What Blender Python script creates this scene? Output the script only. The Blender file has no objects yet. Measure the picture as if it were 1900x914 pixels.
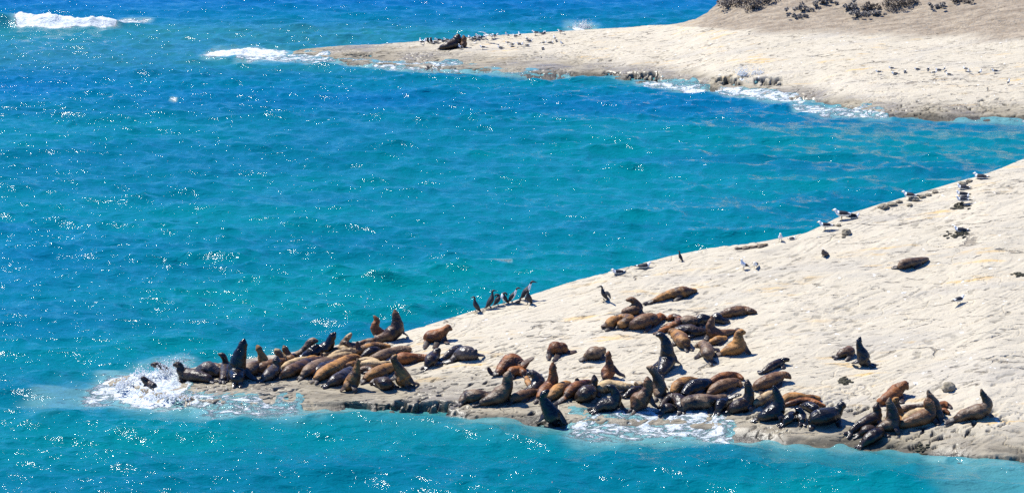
import bpy, bmesh, math, random, re
import numpy as np
from mathutils import Vector, Matrix
from mathutils.bvhtree import BVHTree

S = bpy.context.scene
COL = S.collection
R = math.radians

# ------------------------------------------------------------------ camera, sky, sun, exposure
CAM_H = 24.0            # the photograph is taken from a cliff top
FOC = 5000.0            # focal length in photo pixels (photo 1900 x 914)
PITCH = math.atan(1002.0 / 5000.0)
cam_data = bpy.data.cameras.new('camera')
cam = bpy.data.objects.new('camera', cam_data)
COL.objects.link(cam)
cam.location = (0, 0, CAM_H)
cam.rotation_euler = (math.pi / 2 - PITCH, 0, 0)
cam_data.sensor_width = 36.0
cam_data.lens = FOC / 1900.0 * 36.0
cam_data.clip_start = 1.0
cam_data.clip_end = 20000.0
S.camera = cam

SUN_EL, SUN_AZ = R(57), R(-58)        # azimuth measured from +Y (view direction), negative = left
world = bpy.data.worlds.new('World')
S.world = world
world.use_nodes = True
wn = world.node_tree
bg = wn.nodes['Background']
sky = wn.nodes.new('ShaderNodeTexSky')
sky.sky_type = 'NISHITA'
sky.sun_disc = False
sky.sun_elevation = SUN_EL
sky.sun_rotation = SUN_AZ
sky.altitude = 50
sky.air_density = 1.0
sky.dust_density = 0.15
sky.ozone_density = 3.0
tint = wn.nodes.new('ShaderNodeMix'); tint.data_type = 'RGBA'; tint.blend_type = 'MULTIPLY'
tint.inputs[0].default_value = 1.0
tint.inputs[7].default_value = (0.30, 0.88, 1.80, 1)      # a deep, clear blue sky
wn.links.new(sky.outputs[0], tint.inputs[6])
wn.links.new(tint.outputs[2], bg.inputs[0])
bg.inputs[1].default_value = 0.062

sun_data = bpy.data.lights.new('sun', 'SUN')
sun_data.energy = 5.0
sun_data.angle = R(0.53)
sun_data.color = (1.0, 0.965, 0.88)
sun = bpy.data.objects.new('sun', sun_data)
COL.objects.link(sun)
sd = Vector((math.sin(SUN_AZ) * math.cos(SUN_EL), math.cos(SUN_AZ) * math.cos(SUN_EL), math.sin(SUN_EL)))
sun.rotation_euler = sd.to_track_quat('Z', 'Y').to_euler()
sun.location = sd * 300

S.view_settings.view_transform = 'Standard'
S.view_settings.look = 'None'
S.view_settings.gamma = 1.0
S.view_settings.exposure = 0.52
S.render.engine = 'CYCLES'
S.cycles.max_bounces = 5
S.cycles.diffuse_bounces = 2
S.cycles.glossy_bounces = 2
S.cycles.transparent_max_bounces = 4
S.cycles.use_denoising = False
S.cycles.sample_clamp_direct = 28

# ------------------------------------------------------------------ helpers
FWD = np.array([0, math.cos(PITCH), -math.sin(PITCH)])
UPV = np.array([0, math.sin(PITCH), math.cos(PITCH)])
RGT = np.array([1.0, 0, 0])
CAM = np.array([0, 0, CAM_H])

def ray(px, py):
    """direction (not normalised, forward component 1) through a photo pixel; arrays allowed"""
    px = np.asarray(px, float); py = np.asarray(py, float)
    return FWD + ((px - 950) / FOC)[..., None] * RGT + ((457 - py) / FOC)[..., None] * UPV

def onz(px, py, z=0.0):
    d = ray(px, py)
    t = (z - CAM_H) / d[..., 2]
    return CAM + d * np.asarray(t)[..., None]

def project(P):
    v = P - CAM
    f = v @ FWD
    return 950 + FOC * (v @ RGT) / f, 457 - FOC * (v @ UPV) / f

def tag(o, label=None, cat=None, group=None, kind=None):
    if label: o['label'] = label
    if cat: o['category'] = cat
    if group: o['group'] = group
    if kind: o['kind'] = kind
    return o

def link(name, me, mat=None, parent=None):
    o = bpy.data.objects.new(name, me)
    COL.objects.link(o)
    if mat is not None:
        me.materials.append(mat)
    if parent is not None:
        o.parent = parent
    return o

def grid_mesh(name, V, nr, nc):
    """V: (nr*nc,3) row major"""
    me = bpy.data.meshes.new(name)
    me.vertices.add(nr * nc)
    me.vertices.foreach_set('co', V.astype(np.float32).ravel())
    i = np.arange((nr - 1) * (nc - 1))
    r, c = i // (nc - 1), i % (nc - 1)
    a = r * nc + c
    q = np.stack([a, a + 1, a + nc + 1, a + nc], 1).astype(np.int32)
    me.loops.add(q.size)
    me.loops.foreach_set('vertex_index', q.ravel())
    me.polygons.add(len(q))
    me.polygons.foreach_set('loop_start', np.arange(0, q.size, 4, dtype=np.int32))
    me.polygons.foreach_set('use_smooth', np.ones(len(q), bool))
    me.update(calc_edges=True)
    me.validate()
    return me

def set_attr(me, name, arr):
    """arr (n,4) float colour attribute per vertex"""
    at = me.color_attributes.new(name, 'FLOAT_COLOR', 'POINT')
    at.data.foreach_set('color', arr.astype(np.float32).ravel())

_rng = np.random.RandomState(7)
_P = _rng.permutation(512); _P = np.concatenate([_P, _P, _P])
_ang = _rng.rand(512) * 2 * np.pi
_GX, _GY = np.cos(_ang), np.sin(_ang)
def pn(x, y, seed=0):
    """2-D gradient noise, about -1..1"""
    x = np.asarray(x, float) + seed * 17.31; y = np.asarray(y, float) + seed * 9.77
    xi = np.floor(x).astype(int); yi = np.floor(y).astype(int)
    xf = x - xi; yf = y - yi
    xi &= 511; yi &= 511
    u = xf ** 3 * (xf * (xf * 6 - 15) + 10); v = yf ** 3 * (yf * (yf * 6 - 15) + 10)
    def g(ix, iy, fx, fy):
        h = _P[_P[ix & 511] + (iy & 511)]
        return _GX[h] * fx + _GY[h] * fy
    a = g(xi, yi, xf, yf); b = g(xi + 1, yi, xf - 1, yf)
    c = g(xi, yi + 1, xf, yf - 1); d = g(xi + 1, yi + 1, xf - 1, yf - 1)
    return (a + u * (b - a) + v * ((c + u * (d - c)) - (a + u * (b - a)))) * 1.5
def fbm(x, y, o=4, seed=0, gain=0.5):
    s = 0; a = 1.0; n = 0
    for k in range(o):
        s = s + a * pn(x * 2 ** k, y * 2 ** k, seed + k); n += a; a *= gain
    return s / n
def sstep(a, b, x):
    t = np.clip((x - a) / (b - a), 0, 1)
    return t * t * (3 - 2 * t)

def new_mat(name):
    m = bpy.data.materials.new(name)
    m.use_nodes = True
    nt = m.node_tree
    for n in list(nt.nodes): nt.nodes.remove(n)
    out = nt.nodes.new('ShaderNodeOutputMaterial')
    b = nt.nodes.new('ShaderNodeBsdfPrincipled')
    nt.links.new(b.outputs[0], out.inputs[0])
    return m, nt, b
class NB:
    """tiny node builder"""
    def __init__(s, nt): s.nt = nt
    def n(s, t, **kw):
        o = s.nt.nodes.new(t)
        for k, v in kw.items():
            if k.startswith('i_'):
                o.inputs[k[2:].replace('_', ' ')].default_value = v
            else: setattr(o, k, v)
        return o
    def l(s, a, b): s.nt.links.new(a, b)
    def val(s, x, sock):
        if isinstance(x, (int, float)): sock.default_value = x
        else: s.l(x, sock)
    def math(s, op, a, b=0.0, c=None, clamp=False):
        o = s.n('ShaderNodeMath', operation=op); o.use_clamp = clamp
        s.val(a, o.inputs[0]); s.val(b, o.inputs[1])
        if c is not None: s.val(c, o.inputs[2])
        return o.outputs[0]
    def mix(s, f, a, b):
        o = s.n('ShaderNodeMix', data_type='RGBA')
        s.val(f, o.inputs[0])
        for x, k in ((a, 6), (b, 7)):
            if isinstance(x, tuple): o.inputs[k].default_value = x + (1,) if len(x) == 3 else x
            else: s.l(x, o.inputs[k])
        return o.outputs[2]
    def ramp(s, f, lo, hi):
        o = s.n('ShaderNodeMapRange'); o.interpolation_type = 'SMOOTHSTEP'
        s.val(f, o.inputs[0]); s.val(lo, o.inputs[1]); s.val(hi, o.inputs[2])
        return o.outputs[0]
    def noise(s, vec, scale, detail=3, rough=0.5, dist=0.0):
        o = s.n('ShaderNodeTexNoise')
        s.l(vec, o.inputs['Vector']); o.inputs['Scale'].default_value = scale
        o.inputs['Detail'].default_value = detail; o.inputs['Roughness'].default_value = rough
        o.inputs['Distortion'].default_value = dist
        return o.outputs[0]
    def mapping(s, vec, rot=(0, 0, 0), scale=(1, 1, 1)):
        o = s.n('ShaderNodeMapping')
        s.l(vec, o.inputs[0]); o.inputs['Rotation'].default_value = rot; o.inputs['Scale'].default_value = scale
        return o.outputs[0]

# ------------------------------------------------------------------ materials of the setting
def rock_material():
    m, nt, b = new_mat('pale_rock')
    q = NB(nt)
    tc = q.n('ShaderNodeTexCoord').outputs['Object']
    at = q.n('ShaderNodeAttribute', attribute_name='rock')
    sep = q.n('ShaderNodeSeparateColor'); q.l(at.outputs['Color'], sep.inputs[0])
    wet, dirt, dark = sep.outputs[0], sep.outputs[1], sep.outputs[2]
    st = q.mapping(tc, (0, 0, R(-30)), (0.35, 1.6, 1.0))
    big = q.noise(tc, 0.25, 4, 0.55)
    strat = q.noise(st, 1.5, 6, 0.65, 0.4)
    fine = q.noise(tc, 9.0, 5, 0.7)
    spot = q.noise(st, 5.0, 3, 0.6, 0.3)
    c = q.mix(q.ramp(strat, 0.32, 0.62), (0.49, 0.435, 0.32), (0.575, 0.53, 0.405))
    c = q.mix(q.math('MULTIPLY', q.ramp(big, 0.35, 0.7), 0.5), c, (0.66, 0.61, 0.50))
    c = q.mix(q.math('MULTIPLY', q.ramp(fine, 0.25, 0.52), 0.35), (0.46, 0.40, 0.30), c)
    yel = q.math('MULTIPLY', q.ramp(q.noise(st, 1.1, 5, 0.65), 0.56, 0.68), q.ramp(q.noise(tc, 0.22, 2), 0.42, 0.58))
    c = q.mix(q.math('MULTIPLY', yel, 0.75), c, (0.62, 0.40, 0.13))
    grey = q.math('MULTIPLY', q.ramp(q.noise(st, 0.45, 5, 0.6), 0.52, 0.66), 0.4)
    c = q.mix(grey, c, (0.36, 0.335, 0.29))
    c = q.mix(q.math('MULTIPLY', q.ramp(spot, 0.64, 0.70), 0.75), c, (0.13, 0.105, 0.08))
    # hill soil
    hs = q.noise(q.mapping(tc, (0, 0, R(-20)), (0.5, 1.2, 1)), 1.6, 6, 0.7)
    soil = q.mix(q.ramp(hs, 0.32, 0.66), (0.20, 0.150, 0.100), (0.38, 0.31, 0.22))
    soil = q.mix(q.ramp(q.noise(tc, 5, 5, .7), 0.5, 0.62), soil, (0.22, 0.19, 0.15))
    cw = q.n('ShaderNodeTexVoronoi', feature='DISTANCE_TO_EDGE'); cw.inputs['Scale'].default_value = 0.42
    wv = q.n('ShaderNodeVectorMath', operation='ADD'); nzc = q.n('ShaderNodeTexNoise'); q.l(tc, nzc.inputs['Vector']); nzc.inputs['Scale'].default_value = 0.9; nzc.inputs['Detail'].default_value = 5
    vs0 = q.n('ShaderNodeVectorMath', operation='SCALE'); q.l(nzc.outputs['Color'], vs0.inputs[0]); vs0.inputs['Scale'].default_value = 1.1
    q.l(st, wv.inputs[0]); q.l(vs0.outputs[0], wv.inputs[1]); q.l(wv.outputs[0], cw.inputs['Vector'])
    crackm = q.math('MULTIPLY', q.ramp(cw.outputs['Distance'], 0.022, 0.004), q.ramp(q.noise(tc, 0.6, 4, 0.7), 0.50, 0.60))
    c = q.mix(q.math('MULTIPLY', crackm, 0.6), c, (0.10, 0.075, 0.05))
    drop = q.ramp(q.noise(tc, 3.2, 2, 0.5), 0.70, 0.74)
    c = q.mix(q.math('MULTIPLY', drop, 0.8), c, (0.80, 0.79, 0.75))
    c = q.mix(dirt, c, soil)
    # wet band
    wc = q.mix(q.ramp(strat, 0.3, 0.65), (0.15, 0.125, 0.085), (0.33, 0.285, 0.20))
    wc = q.mix(q.math('MULTIPLY', q.ramp(spot, 0.58, 0.66), 0.7), wc, (0.06, 0.05, 0.03))
    c = q.mix(q.math('MULTIPLY', wet, 0.92), c, wc)
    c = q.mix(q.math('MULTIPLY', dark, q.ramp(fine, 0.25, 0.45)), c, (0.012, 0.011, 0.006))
    q.l(c, b.inputs['Base Color'])
    rg = q.math('SUBTRACT', 0.88, q.math('MULTIPLY', q.math('MULTIPLY', wet, q.ramp(big, .4, .6)), 0.55))
    q.l(rg, b.inputs['Roughness'])
    h = q.math('ADD', q.math('MULTIPLY', fine, 0.02), q.math('MULTIPLY', q.noise(st, 3.5, 6, 0.7, 0.3), 0.019))
    h = q.math('SUBTRACT', h, q.math('ADD', q.math('MULTIPLY', q.ramp(spot, 0.62, 0.70), 0.05), q.math('MULTIPLY', crackm, 0.07)))
    bp = q.n('ShaderNodeBump'); bp.inputs['Strength'].default_value = 0.9; bp.inputs['Distance'].default_value = 1.0
    q.l(h, bp.inputs['Height']); q.l(bp.outputs[0], b.inputs['Normal'])
    return m
M_ROCK = rock_material()

def water_material():
    m, nt, b = new_mat('sea_water')
    q = NB(nt)
    tc = q.n('ShaderNodeTexCoord').outputs['Object']
    at = q.n('ShaderNodeAttribute', attribute_name='sea')
    sep = q.n('ShaderNodeSeparateColor'); q.l(at.outputs['Color'], sep.inputs[0])
    foam, shal, deep = sep.outputs[0], sep.outputs[1], sep.outputs[2]
    n1 = q.noise(q.mapping(tc, (0, 0, R(8)), (0.5, 1, 1)), 0.09, 4, 0.55)
    c = q.mix(q.ramp(n1, 0.36, 0.64), (0.000, 0.125, 0.175), (0.000, 0.168, 0.185))
    c = q.mix(deep, c, (0.000, 0.105, 0.27))
    c = q.mix(shal, c, (0.045, 0.215, 0.225))
    c = q.mix(q.math('MULTIPLY', q.ramp(foam, 0.0, 1.0), 0.8), c, (0.24, 0.43, 0.42))
    st = q.mapping(tc, (0, 0, R(10)), (0.6, 1.0, 1))
    fn = q.noise(st, 2.6, 8, 0.75, 0.6)
    fthr = q.math('SUBTRACT', 0.84, q.math('MULTIPLY', foam, 0.56))
    fm = q.ramp(fn, fthr, q.math('ADD', fthr, 0.10))
    fm = q.math('MULTIPLY', fm, q.ramp(foam, 0.02, 0.12))
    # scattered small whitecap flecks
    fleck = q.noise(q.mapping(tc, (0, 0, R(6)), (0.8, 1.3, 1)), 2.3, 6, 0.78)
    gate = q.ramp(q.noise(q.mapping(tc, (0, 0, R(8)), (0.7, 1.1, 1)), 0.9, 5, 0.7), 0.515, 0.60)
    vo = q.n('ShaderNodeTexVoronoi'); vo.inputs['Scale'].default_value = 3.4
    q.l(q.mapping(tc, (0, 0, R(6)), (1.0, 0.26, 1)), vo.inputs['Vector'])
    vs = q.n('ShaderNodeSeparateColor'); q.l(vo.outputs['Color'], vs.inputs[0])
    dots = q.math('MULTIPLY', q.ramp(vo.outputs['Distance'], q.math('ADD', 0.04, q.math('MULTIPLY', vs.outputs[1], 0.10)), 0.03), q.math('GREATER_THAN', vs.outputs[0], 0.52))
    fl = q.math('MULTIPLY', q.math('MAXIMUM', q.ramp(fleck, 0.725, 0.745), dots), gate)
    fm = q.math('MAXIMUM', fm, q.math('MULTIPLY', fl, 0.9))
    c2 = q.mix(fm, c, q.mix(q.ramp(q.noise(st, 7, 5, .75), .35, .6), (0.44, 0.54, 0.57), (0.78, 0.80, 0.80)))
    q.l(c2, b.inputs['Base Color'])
    q.l(q.math('ADD', 0.08, q.math('MULTIPLY', fm, 0.6)), b.inputs['Roughness'])
    b.inputs['IOR'].default_value = 1.333
    # ripples
    a1 = q.noise(q.mapping(tc, (0, 0, R(10)), (0.7, 1.3, 1)), 2.2, 3, 0.55, 0.6)
    a2 = q.noise(q.mapping(tc, (0, 0, R(-20)), (0.8, 1.1, 1)), 6.5, 3, 0.65, 0.4)
    a3 = q.noise(tc, 16.0, 2, 0.6)
    h = q.math('ADD', q.math('MULTIPLY', a1, 0.115), q.math('MULTIPLY', a2, 0.034))
    h = q.math('ADD', h, q.math('MULTIPLY', a3, 0.004))
    h = q.math('ADD', h, q.math('MULTIPLY', q.math('MULTIPLY', fm, fn), 0.16))
    bp = q.n('ShaderNodeBump'); bp.inputs['Strength'].default_value = 1.0; bp.inputs['Distance'].default_value = 1.0
    q.l(h, bp.inputs['Height']); q.l(bp.outputs[0], b.inputs['Normal'])
    return m
M_WATER = water_material()

def simple_mat(name, col, rough=0.7, bump=0.0, var=0.25, scale=12.0):
    m, nt, b = new_mat(name)
    q = NB(nt)
    tc = q.n('ShaderNodeTexCoord').outputs['Object']
    n = q.noise(tc, scale, 4, 0.6)
    d = tuple(x * (1 - var) for x in col); u = tuple(min(1, x * (1 + var)) for x in col)
    q.l(q.mix(q.ramp(n, 0.3, 0.7), d, u), b.inputs['Base Color'])
    b.inputs['Roughness'].default_value = rough
    if bump:
        bp = q.n('ShaderNodeBump'); bp.inputs['Distance'].default_value = bump
        q.l(n, bp.inputs['Height']); q.l(bp.outputs[0], b.inputs['Normal'])
    return m
M_BOULDER = simple_mat('weathered_boulder', (0.27, 0.23, 0.16), 0.9, 0.06, 0.4, 6)
def spray_material():
    m = bpy.data.materials.new('spray'); m.use_nodes = True; nt = m.node_tree
    for n in list(nt.nodes): nt.nodes.remove(n)
    o = nt.nodes.new('ShaderNodeOutputMaterial'); a = nt.nodes.new('ShaderNodeBsdfDiffuse'); t = nt.nodes.new('ShaderNodeBsdfTranslucent'); x = nt.nodes.new('ShaderNodeMixShader')
    tc = nt.nodes.new('ShaderNodeTexCoord'); nz = nt.nodes.new('ShaderNodeTexNoise'); cr = nt.nodes.new('ShaderNodeMix'); cr.data_type = 'RGBA'
    nz.inputs['Scale'].default_value = 4; nt.links.new(tc.outputs['Object'], nz.inputs['Vector']); nt.links.new(nz.outputs[0], cr.inputs[0])
    cr.inputs[6].default_value = (.86, .89, .90, 1); cr.inputs[7].default_value = (.94, .95, .95, 1)
    for b in (a, t): nt.links.new(cr.outputs[2], b.inputs[0])
    x.inputs[0].default_value = 0.5; nt.links.new(a.outputs[0], x.inputs[1]); nt.links.new(t.outputs[0], x.inputs[2]); nt.links.new(x.outputs[0], o.inputs[0])
    return m
M_DROPS = spray_material()
M_LEAF = simple_mat('dry_shrub_leaves', (0.20, 0.16, 0.12), 0.8, 0, 0.5, 5)
M_LEAFG = simple_mat('grey_shrub_leaves', (0.24, 0.215, 0.185), 0.8, 0, 0.35, 5)
M_STEM = simple_mat('shrub_stem', (0.09, 0.07, 0.05), 0.9)
M_WEED = simple_mat('dried_seaweed', (0.05, 0.045, 0.02), 0.7, 0.02, 0.5, 30)

def fur_material():
    m, nt, b = new_mat('sea_lion_fur')
    q = NB(nt)
    at = q.n('ShaderNodeAttribute', attribute_name='fur')
    tc = q.n('ShaderNodeTexCoord').outputs['Object']
    n = q.noise(tc, 22, 4, 0.7)
    n2 = q.noise(tc, 6, 3, 0.6)
    mul = q.math('ADD', 0.72, q.math('MULTIPLY', n, 0.5))
    v = q.n('ShaderNodeVectorMath', operation='SCALE'); q.l(at.outputs['Color'], v.inputs[0]); q.l(mul, v.inputs['Scale'])
    q.l(v.outputs[0], b.inputs['Base Color'])
    q.l(q.math('ADD', at.outputs['Alpha'], q.math('MULTIPLY', q.math('SUBTRACT', n2, 0.5), 0.35)), b.inputs['Roughness'])
    h = q.math('ADD', q.math('MULTIPLY', n, 0.010), q.math('MULTIPLY', n2, 0.035))
    bp = q.n('ShaderNodeBump'); bp.inputs['Strength'].default_value = 0.8; bp.inputs['Distance'].default_value = 1.0
    q.l(h, bp.inputs['Height']); q.l(bp.outputs[0], b.inputs['Normal'])
    return m
M_FUR = fur_material()
def bird_material():
    m, nt, b = new_mat('plumage')
    q = NB(nt)
    at = q.n('ShaderNodeAttribute', attribute_name='plumage')
    q.l(at.outputs['Color'], b.inputs['Base Color'])
    b.inputs['Roughness'].default_value = 0.6
    return m
M_BIRD = bird_material()

# ------------------------------------------------------------------ the two rock platforms
def interp(pts, x, k):
    return np.interp(x, [p[0] for p in pts], [p[k] for p in pts])
def smooth1(a, w):
    k = np.hanning(w + 2)[1:-1]; k /= k.sum()
    p = np.pad(a, w // 2, mode='edge')
    return np.convolve(p, k, 'valid')[:len(a)]

def platform(name, front, crest, px0, px1, nc, nr, top=None, ntop=0, lip=0.10, prof=0.15, amp=1.0, tip=None, darkspots=(), rot=R(29)):
    px = np.linspace(px0, px1, nc)
    w = max(3, int(nc * 14 / (px1 - px0)) | 1)
    yf = smooth1(interp(front, px, 1), w); yc = smooth1(interp(crest, px, 1), w * 3 | 1); zc = smooth1(interp(crest, px, 2), w * 5 | 1)
    F = onz(px, yf, 0.0); Cc = onz(px, yc, zc)
    rows = []; band = []
    # in front, under the water
    for s in np.linspace(4.5, 0.0, 22)[:-1]:
        d = F.copy(); d[:, 1] -= s; d[:, 2] = -0.30 * s - 0.02 * s * s
        rows.append(d); band.append(-s)
    ts = np.linspace(0, 1, nr)
    for t in ts:
        P = F + (Cc - F) * t
        g = (1 + prof) * t - prof * t * t
        P[:, 2] = zc * g + lip * sstep(0, 0.03, t)
        rows.append(P); band.append(t)
    last = rows[-1]
    if top is None:
        for s in np.linspace(0, 9, 40)[1:]:
            d = last.copy(); d[:, 0] += s * d[:, 0] / d[:, 1]; d[:, 1] += s
            d[:, 2] = last[:, 2] - 0.33 * s - 0.045 * s * s
            rows.append(d); band.append(1 + s)
    else:
        yt = interp(top, px, 1); dd = interp(top, px, 2)
        dr = ray(px, yt)
        t = (Cc[:, 1] + dd) / dr[:, 1]
        T = CAM + dr * t[:, None]
        for s in np.linspace(0, 1, ntop)[1:]:
            P = last + (T - last) * s
            P[:, 2] = last[:, 2] + (T[:, 2] - last[:, 2]) * (s ** 1.15)
            rows.append(P); band.append(1 + s * 10)
        last = rows[-1]
        for s in np.linspace(0, 25, 40)[1:]:
            d = last.copy(); d[:, 0] += s * d[:, 0] / d[:, 1]; d[:, 1] += s
            k = sstep(1280, 1420, px)
            d[:, 2] = last[:, 2] + (1 - k) * (-0.3 * s - 0.02 * s * s) + k * (0.10 * s)
            rows.append(d); band.append(20 + s)
    V = np.stack(rows)                       # nrows, nc, 3
    nrw = len(rows)
    B = np.array(band)[:, None] * np.ones((1, nc))
    if tip is not None:                      # sink beyond the tip
        V[:, :, 2] -= (sstep(tip[1], tip[0], px) * 1.2)[None, :]
    X, Y = V[:, :, 0], V[:, :, 1]
    ca, sa = math.cos(rot), math.sin(rot)
    A = X * ca + Y * sa; Bx = -X * sa + Y * ca      # along / across the bedding
    above = sstep(-0.6, 0.25, V[:, :, 2])
    z = V[:, :, 2].copy()
    near_crest = np.clip(np.abs(B - 1) / 0.05, 0.25, 1) if True else 1
    lump = 0.13 * fbm(A * 0.22, Bx * 0.5, 3, 3) + 0.06 * fbm(A * 0.55, Bx * 1.6, 4, 5)
    mod = 0.35 + 0.9 * sstep(-0.25, 0.5, fbm(A * 0.12, Bx * 0.2, 3, 13))
    st = (0.05 * np.abs(fbm(A * 1.6, Bx * 4.2, 4, 11, 0.6)) + 0.03 * fbm(A * 4, Bx * 8, 3, 21, 0.6)) * mod
    # ledges: small steps of the bedding
    q = fbm(A * 0.10, Bx * 0.33, 3, 31) * 9
    ledge = 0.06 * (sstep(0.35, 0.65, q - np.floor(q)))
    pit = sstep(0.33, 0.46, pn(A * 2.2, Bx * 4.2, 41)) * sstep(0.0, 0.3, pn(A * 0.25, Bx * 0.4, 43))
    pit2 = sstep(0.36, 0.46, pn(A * 4.0, Bx * 7.0, 45)) * sstep(-0.1, 0.2, pn(A * 0.35, Bx * 0.5, 47))
    crk = np.abs(pn(A * 0.30 + 0.4 * pn(A * 1.1, Bx * 1.1, 63), Bx * 0.7, 61)); crack = sstep(0.022, 0.0, crk) * sstep(-0.1, 0.15, pn(A * 0.2, Bx * 0.2, 65))
    low = sstep(1.6, 0.2, z)
    dz = (lump * 0.7 + st * 0.26 + ledge * 0.25) * near_crest - 0.11 * pit * (0.22 + 0.95 * low) - 0.06 * pit2 * (0.2 + low) - 0.05 * crack
    z = z + dz * above * amp
    dark = np.zeros_like(z)
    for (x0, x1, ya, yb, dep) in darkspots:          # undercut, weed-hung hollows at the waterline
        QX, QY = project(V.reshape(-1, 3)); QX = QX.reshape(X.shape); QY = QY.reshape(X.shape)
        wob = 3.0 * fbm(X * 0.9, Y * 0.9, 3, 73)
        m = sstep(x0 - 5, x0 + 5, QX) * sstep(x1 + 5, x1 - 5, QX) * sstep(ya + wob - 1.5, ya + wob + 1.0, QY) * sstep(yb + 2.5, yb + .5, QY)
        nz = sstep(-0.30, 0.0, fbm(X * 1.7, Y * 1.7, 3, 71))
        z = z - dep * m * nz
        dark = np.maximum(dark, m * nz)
    V[:, :, 2] = z
    wet = sstep(0.80, 0.30, z + 0.20 * fbm(A * 0.6, Bx * 1.2, 4, 81)) * (B < 1.0)
    wet = np.maximum(wet, 0.0)
    dirt = np.zeros_like(z)
    if top is not None:
        dirt = sstep(1.15, 2.2, B + 0.9 * fbm(A * 0.15, Bx * 0.5, 4, 91)) * sstep(1200, 1330, px)[None, :]
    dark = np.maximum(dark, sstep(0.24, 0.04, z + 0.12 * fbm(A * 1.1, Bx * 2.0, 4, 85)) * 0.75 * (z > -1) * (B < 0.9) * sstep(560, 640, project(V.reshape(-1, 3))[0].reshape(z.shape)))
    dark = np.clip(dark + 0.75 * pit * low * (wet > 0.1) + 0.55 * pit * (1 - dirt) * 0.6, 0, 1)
    me = grid_mesh(name, V.reshape(-1, 3), nrw, nc)
    at = np.stack([wet, dirt, dark, np.ones_like(z)], -1).reshape(-1, 4)
    set_attr(me, 'rock', at)
    o = link(name, me, M_ROCK)
    tag(o, kind='structure')
    return o, V

NEAR_FRONT = [(120, 706), (190, 708), (230, 716), (270, 732), (320, 742), (420, 756), (560, 757), (640, 753), (700, 758), (780, 765),
              (845, 772), (870, 779), (940, 783), (1000, 785), (1060, 791), (1150, 796), (1260, 800), (1340, 806), (1400, 816),
              (1460, 829), (1520, 826), (1580, 822), (1640, 830), (1700, 839), (1760, 850), (1830, 863), (1900, 858), (2050, 862), (2400, 870)]
NEAR_CREST = [(120, 700, 0.02), (230, 704, 0.05), (330, 692, 0.15), (400, 680, 0.25), (470, 669, 0.35), (560, 656, 0.5), (640, 643, 0.6),
              (690, 634, 0.7), (730, 627, 0.8), (760, 618, 0.9), (800, 606, 1.1), (880, 581, 1.4), (960, 562, 1.7), (1060, 528, 2.1),
              (1150, 504, 2.5), (1250, 479, 2.8), (1320, 466, 3.0), (1400, 457, 3.2), (1500, 436, 3.5), (1560, 406, 3.9),
              (1640, 383, 4.2), (1760, 347, 4.7), (1820, 331, 5.0), (1900, 301, 5.4), (2050, 245, 6.2), (2400, 130, 7.5)]
near_rock, NV = platform('shore_rock', NEAR_FRONT, NEAR_CREST, 120, 2300, 1500, 420, tip=(120, 235), lip=0.12,
                         darkspots=[(643, 700, 748, 757, .35), (735, 845, 744, 768, .40), (700, 740, 752, 758, .2), (1755, 1890, 848, 862, .35)])
FAR_FRONT = [(480, 100), (545, 101), (590, 106), (640, 116), (700, 122), (780, 126), (860, 131), (960, 138), (1060, 139), (1130, 142), (1190, 151),
             (1250, 152), (1300, 157), (1330, 170), (1370, 178), (1440, 184), (1510, 188), (1545, 197), (1580, 207), (1640, 214), (1700, 217), (1780, 220),
             (1900, 222), (2300, 232)]
FAR_CREST = [(480, 98, 0.0), (545, 97, 0.05), (600, 91, 0.15), (640, 88, 0.25), (720, 85, 0.4), (800, 80, 0.6), (900, 71, 0.9), (1000, 64, 1.1),
             (1060, 60, 1.25), (1150, 56, 1.5), (1200, 51, 1.7), (1250, 51, 1.9), (1300, 56, 2.1), (1400, 68, 2.2), (1600, 79, 2.3), (1750, 86, 2.4),
             (1900, 96, 2.5), (2300, 110, 2.6)]
FAR_TOP = [(480, 98, .2), (1000, 62, .2), (1200, 49.5, .3), (1230, 49, .8), (1262, 44, 2.0), (1290, 36, 3.0), (1312, 24, 5), (1332, 6, 7), (1345, -10, 9), (1370, -40, 12),
           (1450, -110, 20), (1700, -150, 24), (2300, -170, 26)]
far_rock, FV = platform('far_ledge', FAR_FRONT, FAR_CREST, 470, 2200, 1150, 170, top=FAR_TOP, ntop=150, lip=0.12, amp=1.2, tip=(470, 560),
                        darkspots=[(1120, 1150, 132, 140, .5), (1165, 1222, 134, 148, .55), (1330, 1376, 141, 156, .6), (1402, 1450, 144, 157, .55), (640, 690, 98, 104, .3)], rot=R(12))

def bvh_of(objs):
    vs = []; fs = []
    for V, st in objs:
        n0 = len(vs)
        W = V[::st[0], ::st[1]]
        r, c = W.shape[:2]
        vs.extend(map(tuple, W.reshape(-1, 3)))
        i = np.arange((r - 1) * (c - 1)); a = (i // (c - 1)) * c + i % (c - 1) + n0
        fs.extend(map(tuple, np.stack([a, a + 1, a + c + 1, a + c], 1).tolist()))
    return BVHTree.FromPolygons(vs, fs)
ROCK_BVH = bvh_of([(NV, (2, 2)), (FV, (2, 2))])
def rock_z(x, y):
    h = ROCK_BVH.ray_cast(Vector((x, y, 60)), Vector((0, 0, -1)))
    return h[0].z if h[0] is not None else -9.0
def ground_z(x, y):
    return max(rock_z(x, y), -0.08)
def hit(px, py, lift=0.0, pad=1.0):
    """point `lift` metres above the ground (rock, else the water) seen through a photo pixel"""
    d = ray(px, py); dn = d / np.linalg.norm(d)
    o = Vector(CAM - np.array([0, 0, lift]))
    h = ROCK_BVH.ray_cast(o, Vector(dn))
    w = onz(px, py, lift - 0.08)
    if h[0] is not None and h[0].z > -0.08:
        p = np.array(h[0]) + np.array([0, 0, lift])
        if (p - CAM) @ FWD < (w - CAM) @ FWD + 0.5: return p
    return w
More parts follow.
